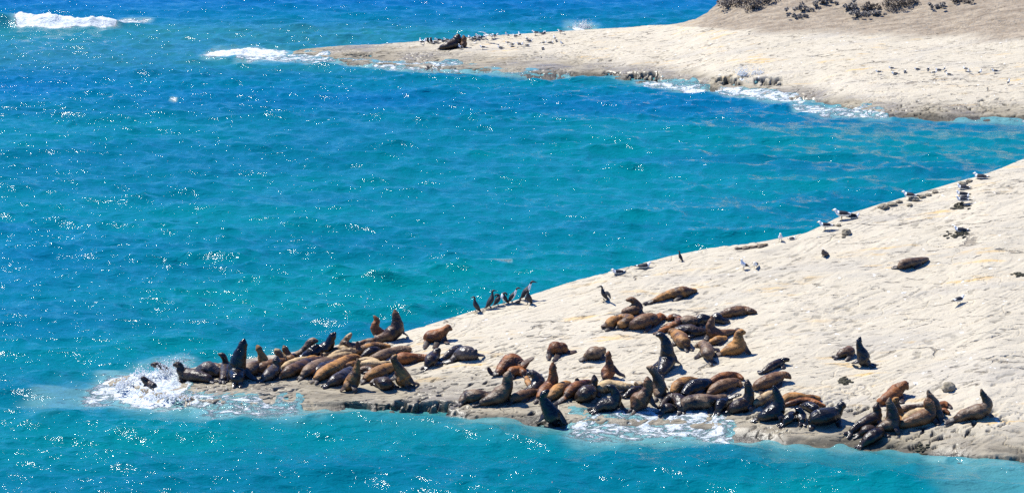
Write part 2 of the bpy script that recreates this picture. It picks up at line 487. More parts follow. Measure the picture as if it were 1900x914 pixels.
# ------------------------------------------------------------------ the sea
def seg_dist(X, Y, pts, ys=1.0):
    d = np.full(X.shape, 1e9)
    for (a, b) in zip(pts[:-1], pts[1:]):
        ax, ay, bx, by = a[0], a[1] * ys, b[0], b[1] * ys
        vx, vy = bx - ax, by - ay
        L = vx * vx + vy * vy + 1e-9
        t = np.clip(((X - ax) * vx + (Y * ys - ay) * vy) / L, 0, 1)
        d = np.minimum(d, np.hypot(X - ax - t * vx, Y * ys - ay - t * vy))
    return d
def make_sea():
    nc, nr = 1250, 980
    px = np.linspace(-170, 2070, nc)
    py = np.linspace(-60, 1010, nr) if False else np.concatenate([np.linspace(-60, 230, 420), np.linspace(230, 1010, nr - 420 + 1)[1:]])
    PX, PY = np.meshgrid(px, py)
    W = onz(PX, PY, 0.0)
    X, Y = W[..., 0].copy(), W[..., 1].copy()
    rowsp = np.abs(np.gradient(Y, axis=0))
    Z = np.zeros_like(X); DX = np.zeros_like(X); DY = np.zeros_like(X)
    rng = np.random.RandomState(3)
    lams = np.exp(rng.uniform(np.log(0.5), np.log(6.5), 96))
    for lam in lams:
        th = R(-100) + rng.normal(0, R(34))
        k = 2 * np.pi / lam
        a = 0.0066 * lam ** 0.86
        att = sstep(1.5, 4.0, lam / rowsp)
        ph = rng.rand() * 6.28
        kx, ky = k * math.cos(th), k * math.sin(th)
        w = kx * X + ky * Y + ph
        Z += a * att * np.sin(w)
        DX -= 0.75 * a * att * math.cos(th) * np.cos(w) * -1
        DY -= 0.75 * a * att * math.sin(th) * np.cos(w) * -1
    grp = 0.9 + 0.45 * fbm(X * 0.06, Y * 0.05, 2, 5)
    Z *= grp
    # long swell bands
    Z += 0.06 * np.sin(Y * 0.45 + 0.1 * X + 2 * pn(X * .05, Y * .05, 3))
    # depth over the rock, on a coarser grid
    st = 5
    ri = np.unique(np.append(np.arange(0, nr, st), nr - 1)); ci = np.unique(np.append(np.arange(0, nc, st), nc - 1))
    D = np.full((len(ri), len(ci)), -9.0)
    for a, r_ in enumerate(ri):
        if py[r_] < 40: continue
        for b_, c_ in enumerate(ci):
            if py[r_] < 560 and px[c_] < 480 or py[r_] > 890: continue
            D[a, b_] = rock_z(X[r_, c_], Y[r_, c_])
    tmp = np.stack([np.interp(np.arange(nc), ci, row) for row in D])
    RZ = np.stack([np.interp(np.arange(nr), ri, tmp[:, j]) for j in range(nc)], 1)
    foam = np.zeros_like(X)
    fn = fbm(X * 0.5, Y * 0.5, 4, 51)
    # surf patches: polyline in the picture, brought to the water plane; radius metres, depth stretch, strength
    patches = [
        ([(195, 722), (250, 712), (320, 702)], 1.0, .30, .85), ([(200, 735), (320, 744), (420, 758), (540, 762)], .85, .36, .68),
        ([(265, 715), (300, 712), (320, 724)], .9, .35, 1.1), ([(90, 738), (200, 735)], 1.0, .35, .42), ([(230, 728), (290, 732)], .9, .4, 1.0), ([(400, 753), (520, 755), (600, 760)], .55, .3, .5),
        ([(600, 757), (650, 757)], .5, .4, .5),
        ([(1070, 797), (1130, 795), (1230, 794), (1330, 797)], .8, .36, .74), ([(1200, 788), (1260, 784), (1330, 787)], .7, .4, .80), ([(1340, 804), (1440, 820)], .5, .4, .5),
        ([(1540, 830), (1600, 828)], .4, .4, .4), ([(1000, 787), (1060, 790)], .5, .4, .5), ([(1800, 880), (1900, 890)], 1.5, .2, .3),
        # far ledge
        ([(390, 101), (450, 99), (520, 101)], .8, .24, .9), ([(450, 106), (520, 107), (600, 110)], .7, .2, .75), ([(600, 112), (660, 118), (720, 122)], .5, .2, .6),
        ([(700, 122), (780, 125), (850, 126)], .5, .2, .7), ([(860, 130), (960, 137), (1050, 139)], .6, .3, .55), ([(1190, 151), (1290, 157)], .7, .3, .6),
        ([(1200, 156), (1280, 166), (1330, 172), (1400, 180), (1480, 187)], .45, .2, .80), ([(1370, 163), (1400, 163)], .6, .3, 1.0), ([(1400, 183), (1540, 189)], .5, .3, .5),
        ([(1480, 200), (1540, 205), (1640, 215)], .5, .2, .72), ([(1700, 218), (1900, 223)], .4, .3, .5),
        # open water
        ([(228, 39), (268, 39)], .7, .25, .75), ([(400, 97), (440, 99)], .8, .2, .6), ([(1060, 50), (1095, 52)], .9, .2, .6),
        ([(198, 184), (208, 185)], .12, .2, .8), ([(316, 183), (326, 184)], .12, .2, .8), 
        ([(885, 484), (950, 487)], .09, .3, .62)]
    for pts, rad, ys, s in patches:
        Wp = [tuple(onz(a, b, 0)[:2]) for a, b in pts]
        d = seg_dist(X, Y, Wp, ys)
        foam = np.maximum(foam, s * sstep(rad * 1.35, rad * 0.25, d + rad * 0.5 * fn))
    # lapping foam along the waterline
    shore = sstep(0.30, 0.05, np.abs(RZ + 0.02 + 0.05 * fn))
    foam = np.maximum(foam, shore * (0.32 + 0.35 * fn))
    # breaking wave far left
    wl = [tuple(onz(a, b, 0)[:2]) for a, b in [(-60, 48), (20, 50), (110, 52), (200, 51), (235, 50)]]
    dx = seg_dist(X, Y, wl, 1.0)
    side = Y - np.interp(X, [p[0] for p in wl], [p[1] for p in wl])
    wpx = project(W.reshape(-1, 3))[0].reshape(X.shape)
    along = sstep(238, 190, wpx) * sstep(-120, -20, wpx)
    ridge = np.where(side > 0, np.exp(-(side / 3.2) ** 2), np.exp(-(side / 1.1) ** 2)) * along
    H = 0.95 * (0.75 + 0.25 * sstep(240, 40, wpx))
    Z += H * ridge * (0.85 + 0.25 * pn(X * 0.8, Y * 0.8, 9))
    brk = sstep(8, 42, wpx) * sstep(236, 200, wpx)
    foam = np.maximum(foam, brk * sstep(-1.9 + 0.5 * 0, -0.9, side + 0.6 * fn) * sstep(2.0, 0.6, side) * 1.15)
    Z += 0.18 * brk * np.clip(pn(X * 1.7, Y * 1.2, 19), 0, 1) * ridge
    # run-up: foam sheets washing over low rock
    over = (foam > 0.5) & (RZ > -0.25) & (RZ < 0.42)
    Z = np.where(RZ > -0.4, Z * sstep(-0.9, 0.0, -RZ - 0.1) * 0.6 + Z * 0.4, Z)
    Z = np.where(over, np.maximum(Z, RZ + 0.05 * sstep(0.35, 0.8, foam) - 0.015), Z)
    for (mx, my, rx, ry, mh) in [(304, 716, .65, 1.2, .38), (262, 718, .8, 1.3, .20), (1388, 164, .55, 1.0, .42), (1076, 54, .5, .8, .15), (460, 99, 2.0, 2.0, .25)]:
        mc = onz(mx, my, 0)
        g = np.exp(-(((X - mc[0]) / rx) ** 2 + ((Y - mc[1]) / ry) ** 2))
        base = np.maximum(Z, np.where(RZ < .6, RZ, Z))
        Z = np.where(g > .12, np.maximum(Z, base * 1.0 + (mh * g) * (0.75 + 0.55 * fbm(X * 2.3, Y * 1.6, 4, 63, .65)) - 0.06), Z)
        foam = np.maximum(foam, 1.25 * sstep(.12, .45, g))
    Z += 0.10 * sstep(0.6, 1.0, foam) * np.clip(fbm(X * 2.2, Y * 2.2, 3, 77), -0.2, 1)
    shallow = np.clip(sstep(-1.1, -0.05, RZ) * 0.6 + 0.5 * sstep(0.1, 0.8, foam), 0, 1)
    # greener shoal water near the upper left, deeper blue beyond and at the left edge
    sh2 = sstep(30, 60, PY) * sstep(150, 100, PY) * sstep(1100, 500, PX) * (0.38 + 0.25 * fn)
    shallow = np.clip(np.maximum(shallow, sh2), 0, 1)
    fn2 = fbm(X * 0.045, Y * 0.02, 3, 58)
    deep = np.clip(sstep(60, -10, PY) * 0.85 + 0.5 * np.exp(-((PY - 160 - 0.03 * PX) / 28) ** 2) * (0.8 + fn2) + 0.35 * sstep(500, 0, PX) * sstep(300, 450, PY) * sstep(720, 600, PY) * (0.7 + fn2)
                   + 0.4 * sstep(600, 180, PY) * (0.35 + 0.4 * fn2), 0, 1)
    V = np.stack([X + DX, Y + DY, Z], -1)
    me = grid_mesh('sea', V.reshape(-1, 3), nr, nc)
    set_attr(me, 'sea', np.stack([foam, shallow, deep, np.ones_like(X)], -1).reshape(-1, 4))
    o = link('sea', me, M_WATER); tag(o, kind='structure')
    # the rest of the sea, out to the horizon and round about, a little lower
    bm = bmesh.new()
    far = 9000
    top_y = float(Y[0].min()); bot_y = float(Y[-1].max())
    xl0, xr0 = float(X[0, 0]), float(X[0, -1]); xl1, xr1 = float(X[-1, 0]), float(X[-1, -1])
    P = [(-far, far), (far, far), (far, -300), (-far, -300)]
    Q = [(xl0 + .6, top_y - .8), (xr0 - .6, top_y - .8), (xr1 - .3, bot_y + .3), (xl1 + .3, bot_y + .3)]
    po = [bm.verts.new((a, b, -0.02)) for a, b in P]; qi = [bm.verts.new((a, b, -0.02)) for a, b in Q]
    for i in range(4):
        j = (i + 1) % 4
        bm.faces.new((po[i], qi[i], qi[j], po[j]))
    bmesh.ops.recalc_face_normals(bm, faces=bm.faces)
    for f in bm.faces:
        if f.normal.z < 0: f.normal_flip()
    m2 = bpy.data.meshes.new('open_sea'); bm.to_mesh(m2); bm.free()
    set_attr(m2, 'sea', np.tile([0, 0, 0.8, 1.0], (8, 1)))
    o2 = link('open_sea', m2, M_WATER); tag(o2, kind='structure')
    # sea floor
    bm = bmesh.new(); bmesh.ops.create_grid(bm, x_segments=1, y_segments=1, size=9000)
    for v in bm.verts: v.co.z = -6
    m3 = bpy.data.meshes.new('seabed'); bm.to_mesh(m3); bm.free()
    o3 = link('seabed', m3, M_BOULDER); tag(o3, kind='structure')
make_sea()
# ------------------------------------------------------------------ sea lions
# every animal: coat | label | spine from tail to nose as "x,y,r" in photo pixels, first the part resting on the
# ground, after ";" the raised part | extra flippers.  The pixels are only the drawing: each point is brought to the
# rock it rests on and the body is grown in metres from there.
COATS = {  # colour, dry highlight colour, roughness
    'K': ((0.010, 0.009, 0.010), (0.022, 0.018, 0.016), 0.24),
    'D': ((0.018, 0.011, 0.008), (0.050, 0.027, 0.014), 0.34),
    'B': ((0.050, 0.023, 0.009), (0.21, 0.098, 0.036), 0.48),
    'R': ((0.065, 0.019, 0.004), (0.36, 0.115, 0.018), 0.55),
    'G': ((0.110, 0.044, 0.009), (0.52, 0.240, 0.058), 0.60),
    'T': ((0.19, 0.115, 0.052), (0.66, 0.46, 0.23), 0.62),
    'Y': ((0.028, 0.021, 0.018), (0.105, 0.080, 0.066), 0.30),
    'N': ((0.060, 0.033, 0.017), (0.27, 0.165, 0.088), 0.50),
}
LIONS = """
D|dark sea lion swimming in the white foam, lowest at the reef tip|285,716,7 277,711,7;270,706,6.5 264,701,4.5
D|dark sea lion poking its head left above the splash at reef tip|312,690,8;303,684,8 294,677,7 286,676,5.5 281,676,3.5
D|wet brown sea lion looking left with raised head, first out of the foam|388,702,8 367,697,12 347,694,14;336,686,10 334,678,7 328,676,6 322,677,4|338,692 336,705 331,708
Y|dark grey sea lion hunched over with its head hidden, near the reef tip|366,688,7 375,685,12 386,684,16 397,688,12 404,692,8
B|brown rump of a sea lion behind the hunched grey one|393,678,7 401,681,9 410,684,7 418,686,5
D|slim wet sea lion stretching its head left, beside the huge black bull|413,704,6 417,691,10 419,680,10;418,668,7 413,659,5.5 406,656,3.5|416,688 410,702 405,706
K|huge wet black bull standing tall with nose pointing to the sky|440,703,13 440,690,17;441,674,16.5 445,658,14.5 449,645,11.5 452,635,7 453,629,3.5|427,688 420,705 408,710;455,688 468,700 476,704
N|grey brown sea lion lying directly behind the black bull's right side|456,692,11 466,684,14 477,679,12 487,673,8
G|golden necked sea lion with nose straight up, right of the black bull|500,684,9 491,677,11;487,664,10 483,653,7.5 479,645,5.5 477,641,3.5
B|brown sea lion stretched flat below the golden necked one|476,686,7 484,683,11 500,677,12 515,672,9 527,668,6
Y|wet grey sea lion facing the camera, body sloping down left, left end of pile|490,701,8 500,694,12 510,685,12;514,676,9 513,668,7.5 513,662,4.5
T|pale headed sea lion looking at the camera behind the wet grey one|536,664,8 527,664,9;520,658,8 514,652,7 511,655,4
G|golden backed sea lion with a dark pointed face held up, left part of pile|541,666,8 534,661,10;531,652,8 528,645,5.5 526,641,3
D|small dark head with golden shoulder low among the left pile|530,668,6 537,664,7 544,660,6.5 549,662,4
N|grey sea lion at the water side, rounded head turned right|546,659,5 560,652,7;570,643,8 575,635,8.5 582,632,6.5 589,632,4
K|glossy black sea lion lifting its head, in front of a grey round headed one|558,665,6 567,660,8 577,653,10;583,645,7.5 589,641,4.5
K|black sea lion with nose raised to the right, centre of the left pile|578,656,8 590,650,11 602,646,13;611,638,11.5 614,629,9.5 618,622,7 622,617,4|604,640 600,655 596,662
T|tan sea lion holding its pointed nose up to the right|642,650,8 636,644,9;638,637,8 643,629,7 648,623,5 652,618,3
N|grey tan sea lion bent to the left over the tan one's chest|668,647,6 657,644,9;648,640,8 641,636,6.5 636,633,4
T|tan sea lion lying flat between two larger backs, left pile|523,683,4 531,678,7 545,672,8 558,668,7 569,664,5
G|small yellowish sea lion with a raised foreflipper like a fin|560,669,4 571,665,5 582,663,5 592,664,3.5|592,664 597,659 596,654
B|long dark brown sea lion at the front edge of the left pile|522,698,6 535,690,12 555,681,13 575,673,11 596,668,8 613,668,5
N|grey sea lion with tan edge, third along the pile's front edge|562,696,7 573,687,12 587,678,12 603,671,9 619,667,5
Y|narrow grey back showing above the long golden brown sea lion|584,694,6 595,684,10 609,676,9 626,670,6
G|long golden brown sea lion lying with its head up the slope|588,702,8 600,692,12 615,684,13 632,674,11 648,665,9 660,662,6.5 669,665,4
T|pinkish tan sea lion stretched thin below the nose up tan one|600,658,4 613,653,6 628,648,7 641,644,5
T|pale sea lion lying on its side behind the golden brown one|612,661,5 628,655,7.5 646,652,8.5 661,652,7
T|palest low back squeezed between the pile's middle animals|608,665,5 624,661,7 640,658,7 652,657,5
G|pale golden sea lion lying with a black hind flipper held straight up|664,651,8 680,646,9.5 695,642,8.5 710,641,6.5 723,642,4|666,656 664,643 663,633
D|small glossy dark brown sea lion on top of the right pile|671,662,4 681,655,8.5 692,651,9.5 701,649,7 707,650,4
N|long grey brown sea lion with a tan nose pointing up the slope|688,665,6 702,661,9.5 718,655,10 735,650,8.5 750,647,7 761,648,5
R|fat reddish brown sea lion lying level, pointing right, edge of pile|734,669,9 745,665,12.5 758,664,11.5 772,663,8.5 785,663,7 797,663,5
D|shiny near black sea lion seen from behind at the pile's right end|793,676,7 799,668,12 806,660,11;811,652,8 815,648,5|801,672 812,674 822,672
Y|big dark grey sea lion humped with hind flippers to the left|838,668,5 846,662,9 856,656,14 868,655,15 878,659,10;884,661,6|880,650 886,657 899,659;840,667 829,671 820,670
Y|slim dark grey sea lion just left of the big grey hump|824,663,4 834,656,7.5 846,648,8.5 855,644,6
R|brown sea lion walking on four flippers toward the right, above the pile|791,628,8 797,624,12 809,622,13;820,617,11 828,610,8.5 832,608,6.5 838,611,3.5|822,620 826,632 832,637;793,628 790,640 787,646;813,628 809,640 804,646
B|large brown bull at the crest with speckled neck and nose high|700,628,7 712,625,10 724,620,14;735,611,14.5 737,600,12.5 735,588,9.5 733,580,5.5 732,575,3.5|742,605 749,616 755,622;712,628 700,632 692,632
R|reddish sea lion left of the crest bull, throat stretched upward|712,619,8 703,617,10.5;696,610,9.5 697,601,8 700,595,6.5 697,590,4 694,586,3
B|thin brown back of a sea lion behind the crest bull's tail|668,636,4 680,633,5.5 692,631,5 702,630,3
T|pale gold sea lion lying with narrow neck to the right, mid pile|664,678,6 676,675,8 692,673,8.5 705,675,6.5 715,673,4.5 723,671,3
T|short pinkish tan back above the pale gold sea lion|666,669,5 680,667,6.5 692,668,6 702,671,4
B|arched brown back under the pale gold sea lion|666,687,5 680,684,7.5 692,687,6 702,690,4
G|thick golden tan sea lion lying between two seated ones at the pile's front|678,702,7 688,696,11 702,690,12.5 716,684,11.5 730,680,8
G|golden sea lion sitting with its back to the camera, snout pointing up|643,718,9 652,710,15;658,698,12.5 661,688,9.5 663,678,7 664,670,4.5 663,665,2.5|645,712 637,720 631,724
Y|shiny grey sea lion lying left of the golden one that shows its back|610,712,6 620,706,11 632,700,12.5 643,692,11 651,685,7
G|thin strip of golden back beside the upright snout|632,683,4 645,678,6 658,672,5
G|golden sea lion sitting with its head thrown back over a dark throat|755,712,8 749,704,16;744,691,12.5 738,680,9 733,671,8 731,664,6.5 735,659,4|757,700 767,709 777,711;737,696 729,702 722,703
D|round dark sea lion curled with a small golden head to its left|725,714,9 716,711,14 703,707,9 695,707,6.5 688,711,4
R|large rust brown sea lion arched high with black flippers spread|924,691,7 934,682,13 949,671,18 962,675,13 969,684,9|925,690 913,693 905,681;968,678 978,670 990,663;970,682 976,676 981,668
R|rust sea lion curled in front of the arched one, face turned to camera|973,692,7 963,688,10 950,689,10;948,696,8 952,703,7.5 955,707,4
N|fat brown grey sea lion lying at left of the middle group|857,745,7 866,737,12 880,734,13.5 895,734,11.5 910,737,8 922,738,5
N|brown grey sea lion sitting tall, snout up, beside the fat lying one|893,746,7 910,741,12 928,732,17.5;940,718,13.5 942,704,11.5 943,695,8.5 945,688,4|936,735 934,746 926,751
B|small mottled brown sea lion tucked right of the tall seated one|950,740,9 968,733,10.5 984,728,8.5 998,726,6|965,742 974,742 982,737
Y|smooth bluish grey sea lion sitting with its head bent to the left|992,720,8 998,708,14;994,698,11 986,692,7 978,693,4|986,716 978,721 971,723
G|orange sea lion partly hidden by the smooth bluish grey one|984,716,5 979,707,6 977,700,4
R|dark rust sea lion sitting with snout pointing straight up, middle group|1002,737,8 1010,725,12 1021,716,13.5;1026,703,11.5 1026,690,9.5 1026,680,6.5 1025,673,3.5
G|mottled golden sea lion lying with its head bowed, middle group|1020,737,8 1030,728,12.5 1041,720,12 1053,713,8.5 1060,716,5
R|rusty sea lion lying with one flipper raised and pale hind flippers|1046,740,4 1055,729,10 1066,720,12 1078,714,10.5 1090,710,8 1100,710,5|1048,737 1037,745 1026,751;1072,716 1071,708 1070,701
D|round glossy dark brown belly with a thin black neck rising behind it|1076,737,12 1088,730,17.5 1098,723,12;1102,714,8 1103,704,6.5 1102,696,3.5
K|black and shiny sea lion sitting alone at the water's very edge|1031,783,9 1026,772,17.5;1017,757,14 1010,744,10 1007,735,8.5 1012,728,6.5 1018,724,3.5|1034,762 1044,777 1050,786;1014,764 1004,776 996,784
T|long pale tan sea lion lying level behind the dark seated ones|1110,722,9 1124,716,13 1140,715,11.5 1156,717,9.5 1168,717,6.5 1176,717,4
K|black sea lion with its neck bent left, shiny hump at its back|1109,757,8 1120,751,13 1137,749,14;1143,736,11.5 1140,725,9 1133,718,6.5 1127,715,4|1148,744 1156,757 1162,761
R|orange chested sea lion sitting alone with snout up, above the row|1124,701,8 1128,690,13.5;1131,677,9.5 1129,665,7 1129,657,5.5 1130,652,3|1137,680 1148,692 1160,697
N|grey tan sea lion humped on the slope, head hanging to the right|1083,665,4 1092,659,10 1102,655,14.5 1112,654,12;1118,649,7.5 1121,654,4.5|1088,662 1080,666 1074,668
R|rust coloured sea lion crouched facing the camera on the open slope|1023,650,9 1029,645,13 1038,645,12;1046,643,9 1047,650,7 1047,655,4.5|1021,648 1018,660 1018,667;1038,652 1032,664 1026,670;1052,652 1061,653 1069,650
B|brown sea lion seated with its back to camera, pale muzzle up|1178,755,10 1186,744,19;1197,732,14 1203,719,11.5 1202,708,8.5 1201,699,4|1205,736 1213,749 1222,756
D|small dark sea lion squeezed behind the brown seated one|1164,732,6 1175,724,8.5 1187,720,6|1164,730 1158,733 1153,734
T|little pale brown head just left of the pale seated sea lion|1190,714,6 1184,711,6 1178,711,4
N|pale grey sea lion sitting with snout to the upper left|1222,733,8 1223,720,14.5;1221,705,11.5 1215,692,9 1208,684,7 1201,681,4|1229,716 1233,728 1237,733
K|big dark grey bull sitting on the slope, pale open throat pointing left|1227,690,9 1233,680,13 1238,667,16;1238,652,13.5 1236,638,11.5 1232,628,9.5 1226,622,6.5 1219,621,4.5|1247,658 1256,669 1262,674;1230,668 1220,674 1211,678
G|golden sea lion leaning down right behind the grey bull|1273,641,9 1268,633,14 1260,624,12.5 1251,617,9;1243,614,6|1256,630 1251,637 1247,640
D|long dark grey brown sea lion lying behind the golden leaning one|1254,613,8 1268,612,11.5 1282,613,12.5 1296,615,9.5 1311,614,5
R|orange brown back just left of the golden leaning sea lion|1222,616,4 1233,611,6 1244,608,5
B|brown sea lion sitting with snout up, long body trailing right|1364,614,4 1352,616,7 1338,619,9.5 1324,617,12.5;1318,606,10 1320,597,8.5 1321,591,5 1320,586,3|1316,620 1310,629 1303,632
K|wet black sea lion lying among the upper group, flippers hanging down|1292,597,8 1303,592,11 1315,592,8|1303,598 1300,605 1296,610
K|bluish black sea lion lying in front of the far right brown one|1319,593,7 1330,590,10 1340,594,7.5 1351,595,4|1341,596 1347,597 1353,594
B|smooth brown sea lion lying at the upper group's right end|1337,583,5 1350,580,9.5 1365,577,10.5 1380,576,9.5 1393,577,6.5 1403,579,3.5
N|pale bellied sea lion on its side in the upper group|1259,598,6 1272,595,10.5 1286,595,10.5 1296,598,5
R|dark red sea lion curled into a ring in the upper group|1236,605,6 1248,604,7.5 1260,598,8 1260,590,6 1249,587,6 1239,591,5
R|rusty sea lion with a raised dark neck behind the curled red one|1233,589,5 1224,587,8 1218,594,8 1213,602,5|1214,603 1208,606 1203,607
B|broad wrinkled brown bull lying at the upper group's left middle|1171,604,8 1181,600,12.5 1194,596,15 1206,592,13.5 1215,590,9
G|golden brown sea lion curled at the far left of the upper group|1127,605,6 1131,600,9.5 1138,595,10 1146,591,7|1128,601 1122,603 1116,604;1136,604 1129,610 1122,613
G|golden sea lion curled head to tail beside the leftmost curled one|1150,602,8 1160,599,11 1168,593,11 1161,587,7 1150,588,6
B|dark brown sea lion twisting its head back above the curled pair|1158,579,8 1170,576,10 1181,571,13;1180,562,9 1172,556,6 1163,556,4
G|long golden brown sea lion lying alone above the upper group|1212,558,4 1223,553,6.5 1238,547,8.5 1255,543,10.5 1268,541,11.5 1280,540,7 1291,539,4|1212,557 1203,561 1193,563
N|grey brown sea lion with its round back to the camera, spread flippers|1317,665,6 1314,656,12 1310,645,12 1303,638,8;1296,640,5.5 1290,645,3.5|1303,652 1296,660 1288,664;1320,646 1327,648 1333,646
G|small golden sea lion lying behind the round backed grey one|1319,635,6 1330,631,8.5 1340,628,6.5 1347,626,3.5
G|olive gold sea lion sitting upright, looking back to the right|1340,654,6 1354,648,11.5 1368,643,15.5;1370,630,12 1369,620,8.5 1375,616,6.5 1382,617,4.5|1379,636 1386,650 1392,656
R|rusty brown sea lion lying at the back of the front row|1316,713,5 1326,705,8.5 1340,699,9.5 1355,696,8.5 1368,697,6.5 1378,702,4
B|brown sea lion with a bright wet flank, just below the rusty one|1314,731,5 1325,722,10.5 1340,715,12.5 1356,711,11.5 1367,709,8.5 1375,714,5
G|orange gold sea lion lying at the left of the front row's back|1249,727,7 1257,717,12 1268,709,11.5 1282,704,7 1294,704,4
K|massive black bull lying low in the middle of the front row|1270,731,9 1281,720,13 1295,715,14.5 1307,713,13 1315,709,9
D|dark sea lion arched in a half ring at the front row's left|1264,757,10 1262,744,13 1250,737,10 1237,743,8 1226,755,5
D|small shiny sea lion lying inside the arched one's curve|1230,762,6 1239,756,10 1250,758,8
N|large grey brown sea lion lying full length at the water side|1266,757,8 1275,748,14 1292,745,16 1310,744,15 1324,743,12 1337,738,8 1347,735,5
K|slate black sea lion lying on its side with a long pointed flipper|1333,759,8 1338,750,12 1348,744,9 1356,740,6|1346,742 1361,735 1376,731
D|olive dark sea lion with a thick raised neck, middle of the front row|1356,759,9 1368,754,14.5 1383,748,14.5;1390,734,11.5 1389,720,9.5 1387,711,6.5 1387,704,3.5
B|brown sea lion on its foreflippers leaning right over the front row|1400,719,7 1408,714,11.5 1424,707,13.5 1442,700,12.5;1454,695,8.5 1462,697,6 1467,701,3.5|1446,704 1446,714 1440,720;1406,718 1414,726 1410,730
D|small dark brown sea lion crawling up the bare slope alone|1414,690,3.5 1422,685,6.5 1436,677,8.5 1448,671,7.5;1456,667,5.5 1463,667,3.5|1414,690 1410,690 1407,687;1449,674 1453,680 1451,683
T|tan sea lion lying wedged behind the upright dark one|1400,750,7 1412,742,9.5 1424,734,9.5 1435,728,6
K|tall dark sea lion seated with nose up and back to the camera|1411,773,9 1424,769,14 1440,761,17;1445,748,13 1443,735,10 1439,725,6.5 1436,716,4.5
G|golden brown sea lion lying right of the tall dark one|1452,745,7 1462,738,10.5 1478,736,10 1496,738,8 1508,737,6.5 1521,739,4
R|reddish sea lion lying below the golden brown one, front row right|1456,751,4 1470,747,6 1485,743,7 1500,743,7 1515,747,6 1531,753,3
K|shiny black pup curled at the feet of the front row|1456,783,7 1464,776,10 1470,768,8
K|shiny black pup with its face to the camera beside the curled pup|1488,780,7 1486,770,10;1482,761,8 1479,764,4.5
K|heavy black bull standing on its flippers with pale crown, looking right|1505,782,9 1516,775,16.5 1534,771,17.5 1549,766,15;1558,757,10 1562,751,7.5 1568,754,4.5|1553,770 1556,784 1559,792;1509,782 1506,792 1502,797
K|bluish black sea lion lying behind the standing bull's rump|1490,752,6 1502,753,10 1513,759,10
D|dark slender sea lion reaching up toward the rust one's rump|1580,799,6 1592,790,8.5 1608,781,11 1624,774,13;1628,763,10 1627,755,7.5 1629,747,3.5
N|olive grey sea lion seated tall in the middle of the right cluster|1630,794,7 1643,790,12 1655,785,16;1656,768,13 1653,755,11 1650,746,6.5 1651,738,3.5
D|small glossy dark sea lion low at the right cluster's left|1596,804,5 1606,798,10 1618,795,9
D|dark brown sea lion lying closest to the water, right cluster|1601,823,7 1611,815,12 1624,806,13 1635,799,9|1634,802 1643,806 1652,808
R|bright rust sea lion standing uphill facing away, right cluster|1632,745,8 1641,741,10 1652,734,12 1664,724,14;1674,716,11 1680,713,7 1684,721,3.5|1671,732 1672,743 1676,747;1636,744 1633,750 1628,752
G|slim golden brown sea lion pressed against the olive grey one|1669,783,6 1669,770,9;1666,757,8 1662,747,6.5 1661,741,5 1667,738,3
N|grey sea lion stretched flat between the upright ones, right cluster|1671,758,5 1684,756,6.5 1700,754,5.5 1716,752,5.5 1736,750,6
T|sun bleached pale sea lion lying behind the seated brown one|1673,781,5 1686,773,10 1700,767,11 1715,763,9
B|brown sea lion seated at the right cluster's front, snout up|1670,788,8 1688,782,11.5 1706,776,14.5 1722,769,15.5;1726,756,12 1722,746,9.5 1720,738,4.5|1731,774 1738,783 1743,787
N|brown grey sea lion looking up just behind the seated brown one|1745,772,7 1738,763,11;1736,750,10 1730,740,8.5 1724,731,5.5 1722,724,3
R|rusty hindquarters with frayed flippers, upper one at cluster's right|1740,753,6 1750,749,7 1758,751,5.5|1757,750 1762,752 1765,757
R|rusty hindquarters below the frayed upper pair at cluster's right|1742,764,5 1752,761,6 1761,766,3.5
N|grey brown sea lion sitting apart at far right, snout up|1773,778,7 1785,771,11.5 1800,766,13.5 1815,763,16;1828,757,12.5 1832,747,11 1828,738,8.5 1823,729,5 1821,722,3|1776,775 1763,780 1753,786;1833,764 1839,769 1843,770
B|small round brown sea lion asleep beside a dark seated one|1557,658,7 1566,654,10 1577,652,10 1573,646,6
K|dark sea lion sitting on the bare upper slope with a tan nose tip|1611,674,7 1604,668,13;1601,657,12 1596,646,8.5 1594,636,6.5 1595,630,4.5 1596,625,3|1595,668 1588,671 1581,673
N|lone brown sea lion asleep high on the right slope|1667,495,4 1674,491,9.5 1688,487,9.5 1702,485,8.5 1713,482,6.5 1721,480,3.5
T|thin tan sea lion flat on the skyline, left one of two|1372,460,2 1382,459,2.6 1392,458,2.4 1398,458,1.6
T|thin tan sea lion flat on the skyline, right one of two|1400,457,2.2 1410,455,3.2 1419,454,3 1424,453,2
D|lone dark bull sitting on the distant ledge|818,88,4.5 828,86,7.5 838,82,10 846,80,11;849,75,10.5 849,70,8.5 850,66,6
B|small brown sea lion beside the dark bull on the distant ledge|854,87,4 860,83,7;861,77,6 861,72,5 860,67,3
"""
def catmull(P, n):
    P = np.asarray(P, float)
    Q = np.vstack([2 * P[0] - P[1], P, 2 * P[-1] - P[-2]])
    out = []
    for i in range(1, len(Q) - 2):
        p0, p1, p2, p3 = Q[i - 1:i + 3]
        for t in np.linspace(0, 1, n, endpoint=False):
            out.append(0.5 * ((2 * p1) + (-p0 + p2) * t + (2 * p0 - 5 * p1 + 4 * p2 - p3) * t * t + (-p0 + 3 * p1 - 3 * p2 + p3) * t ** 3))
    out.append(P[-1]); return np.array(out)

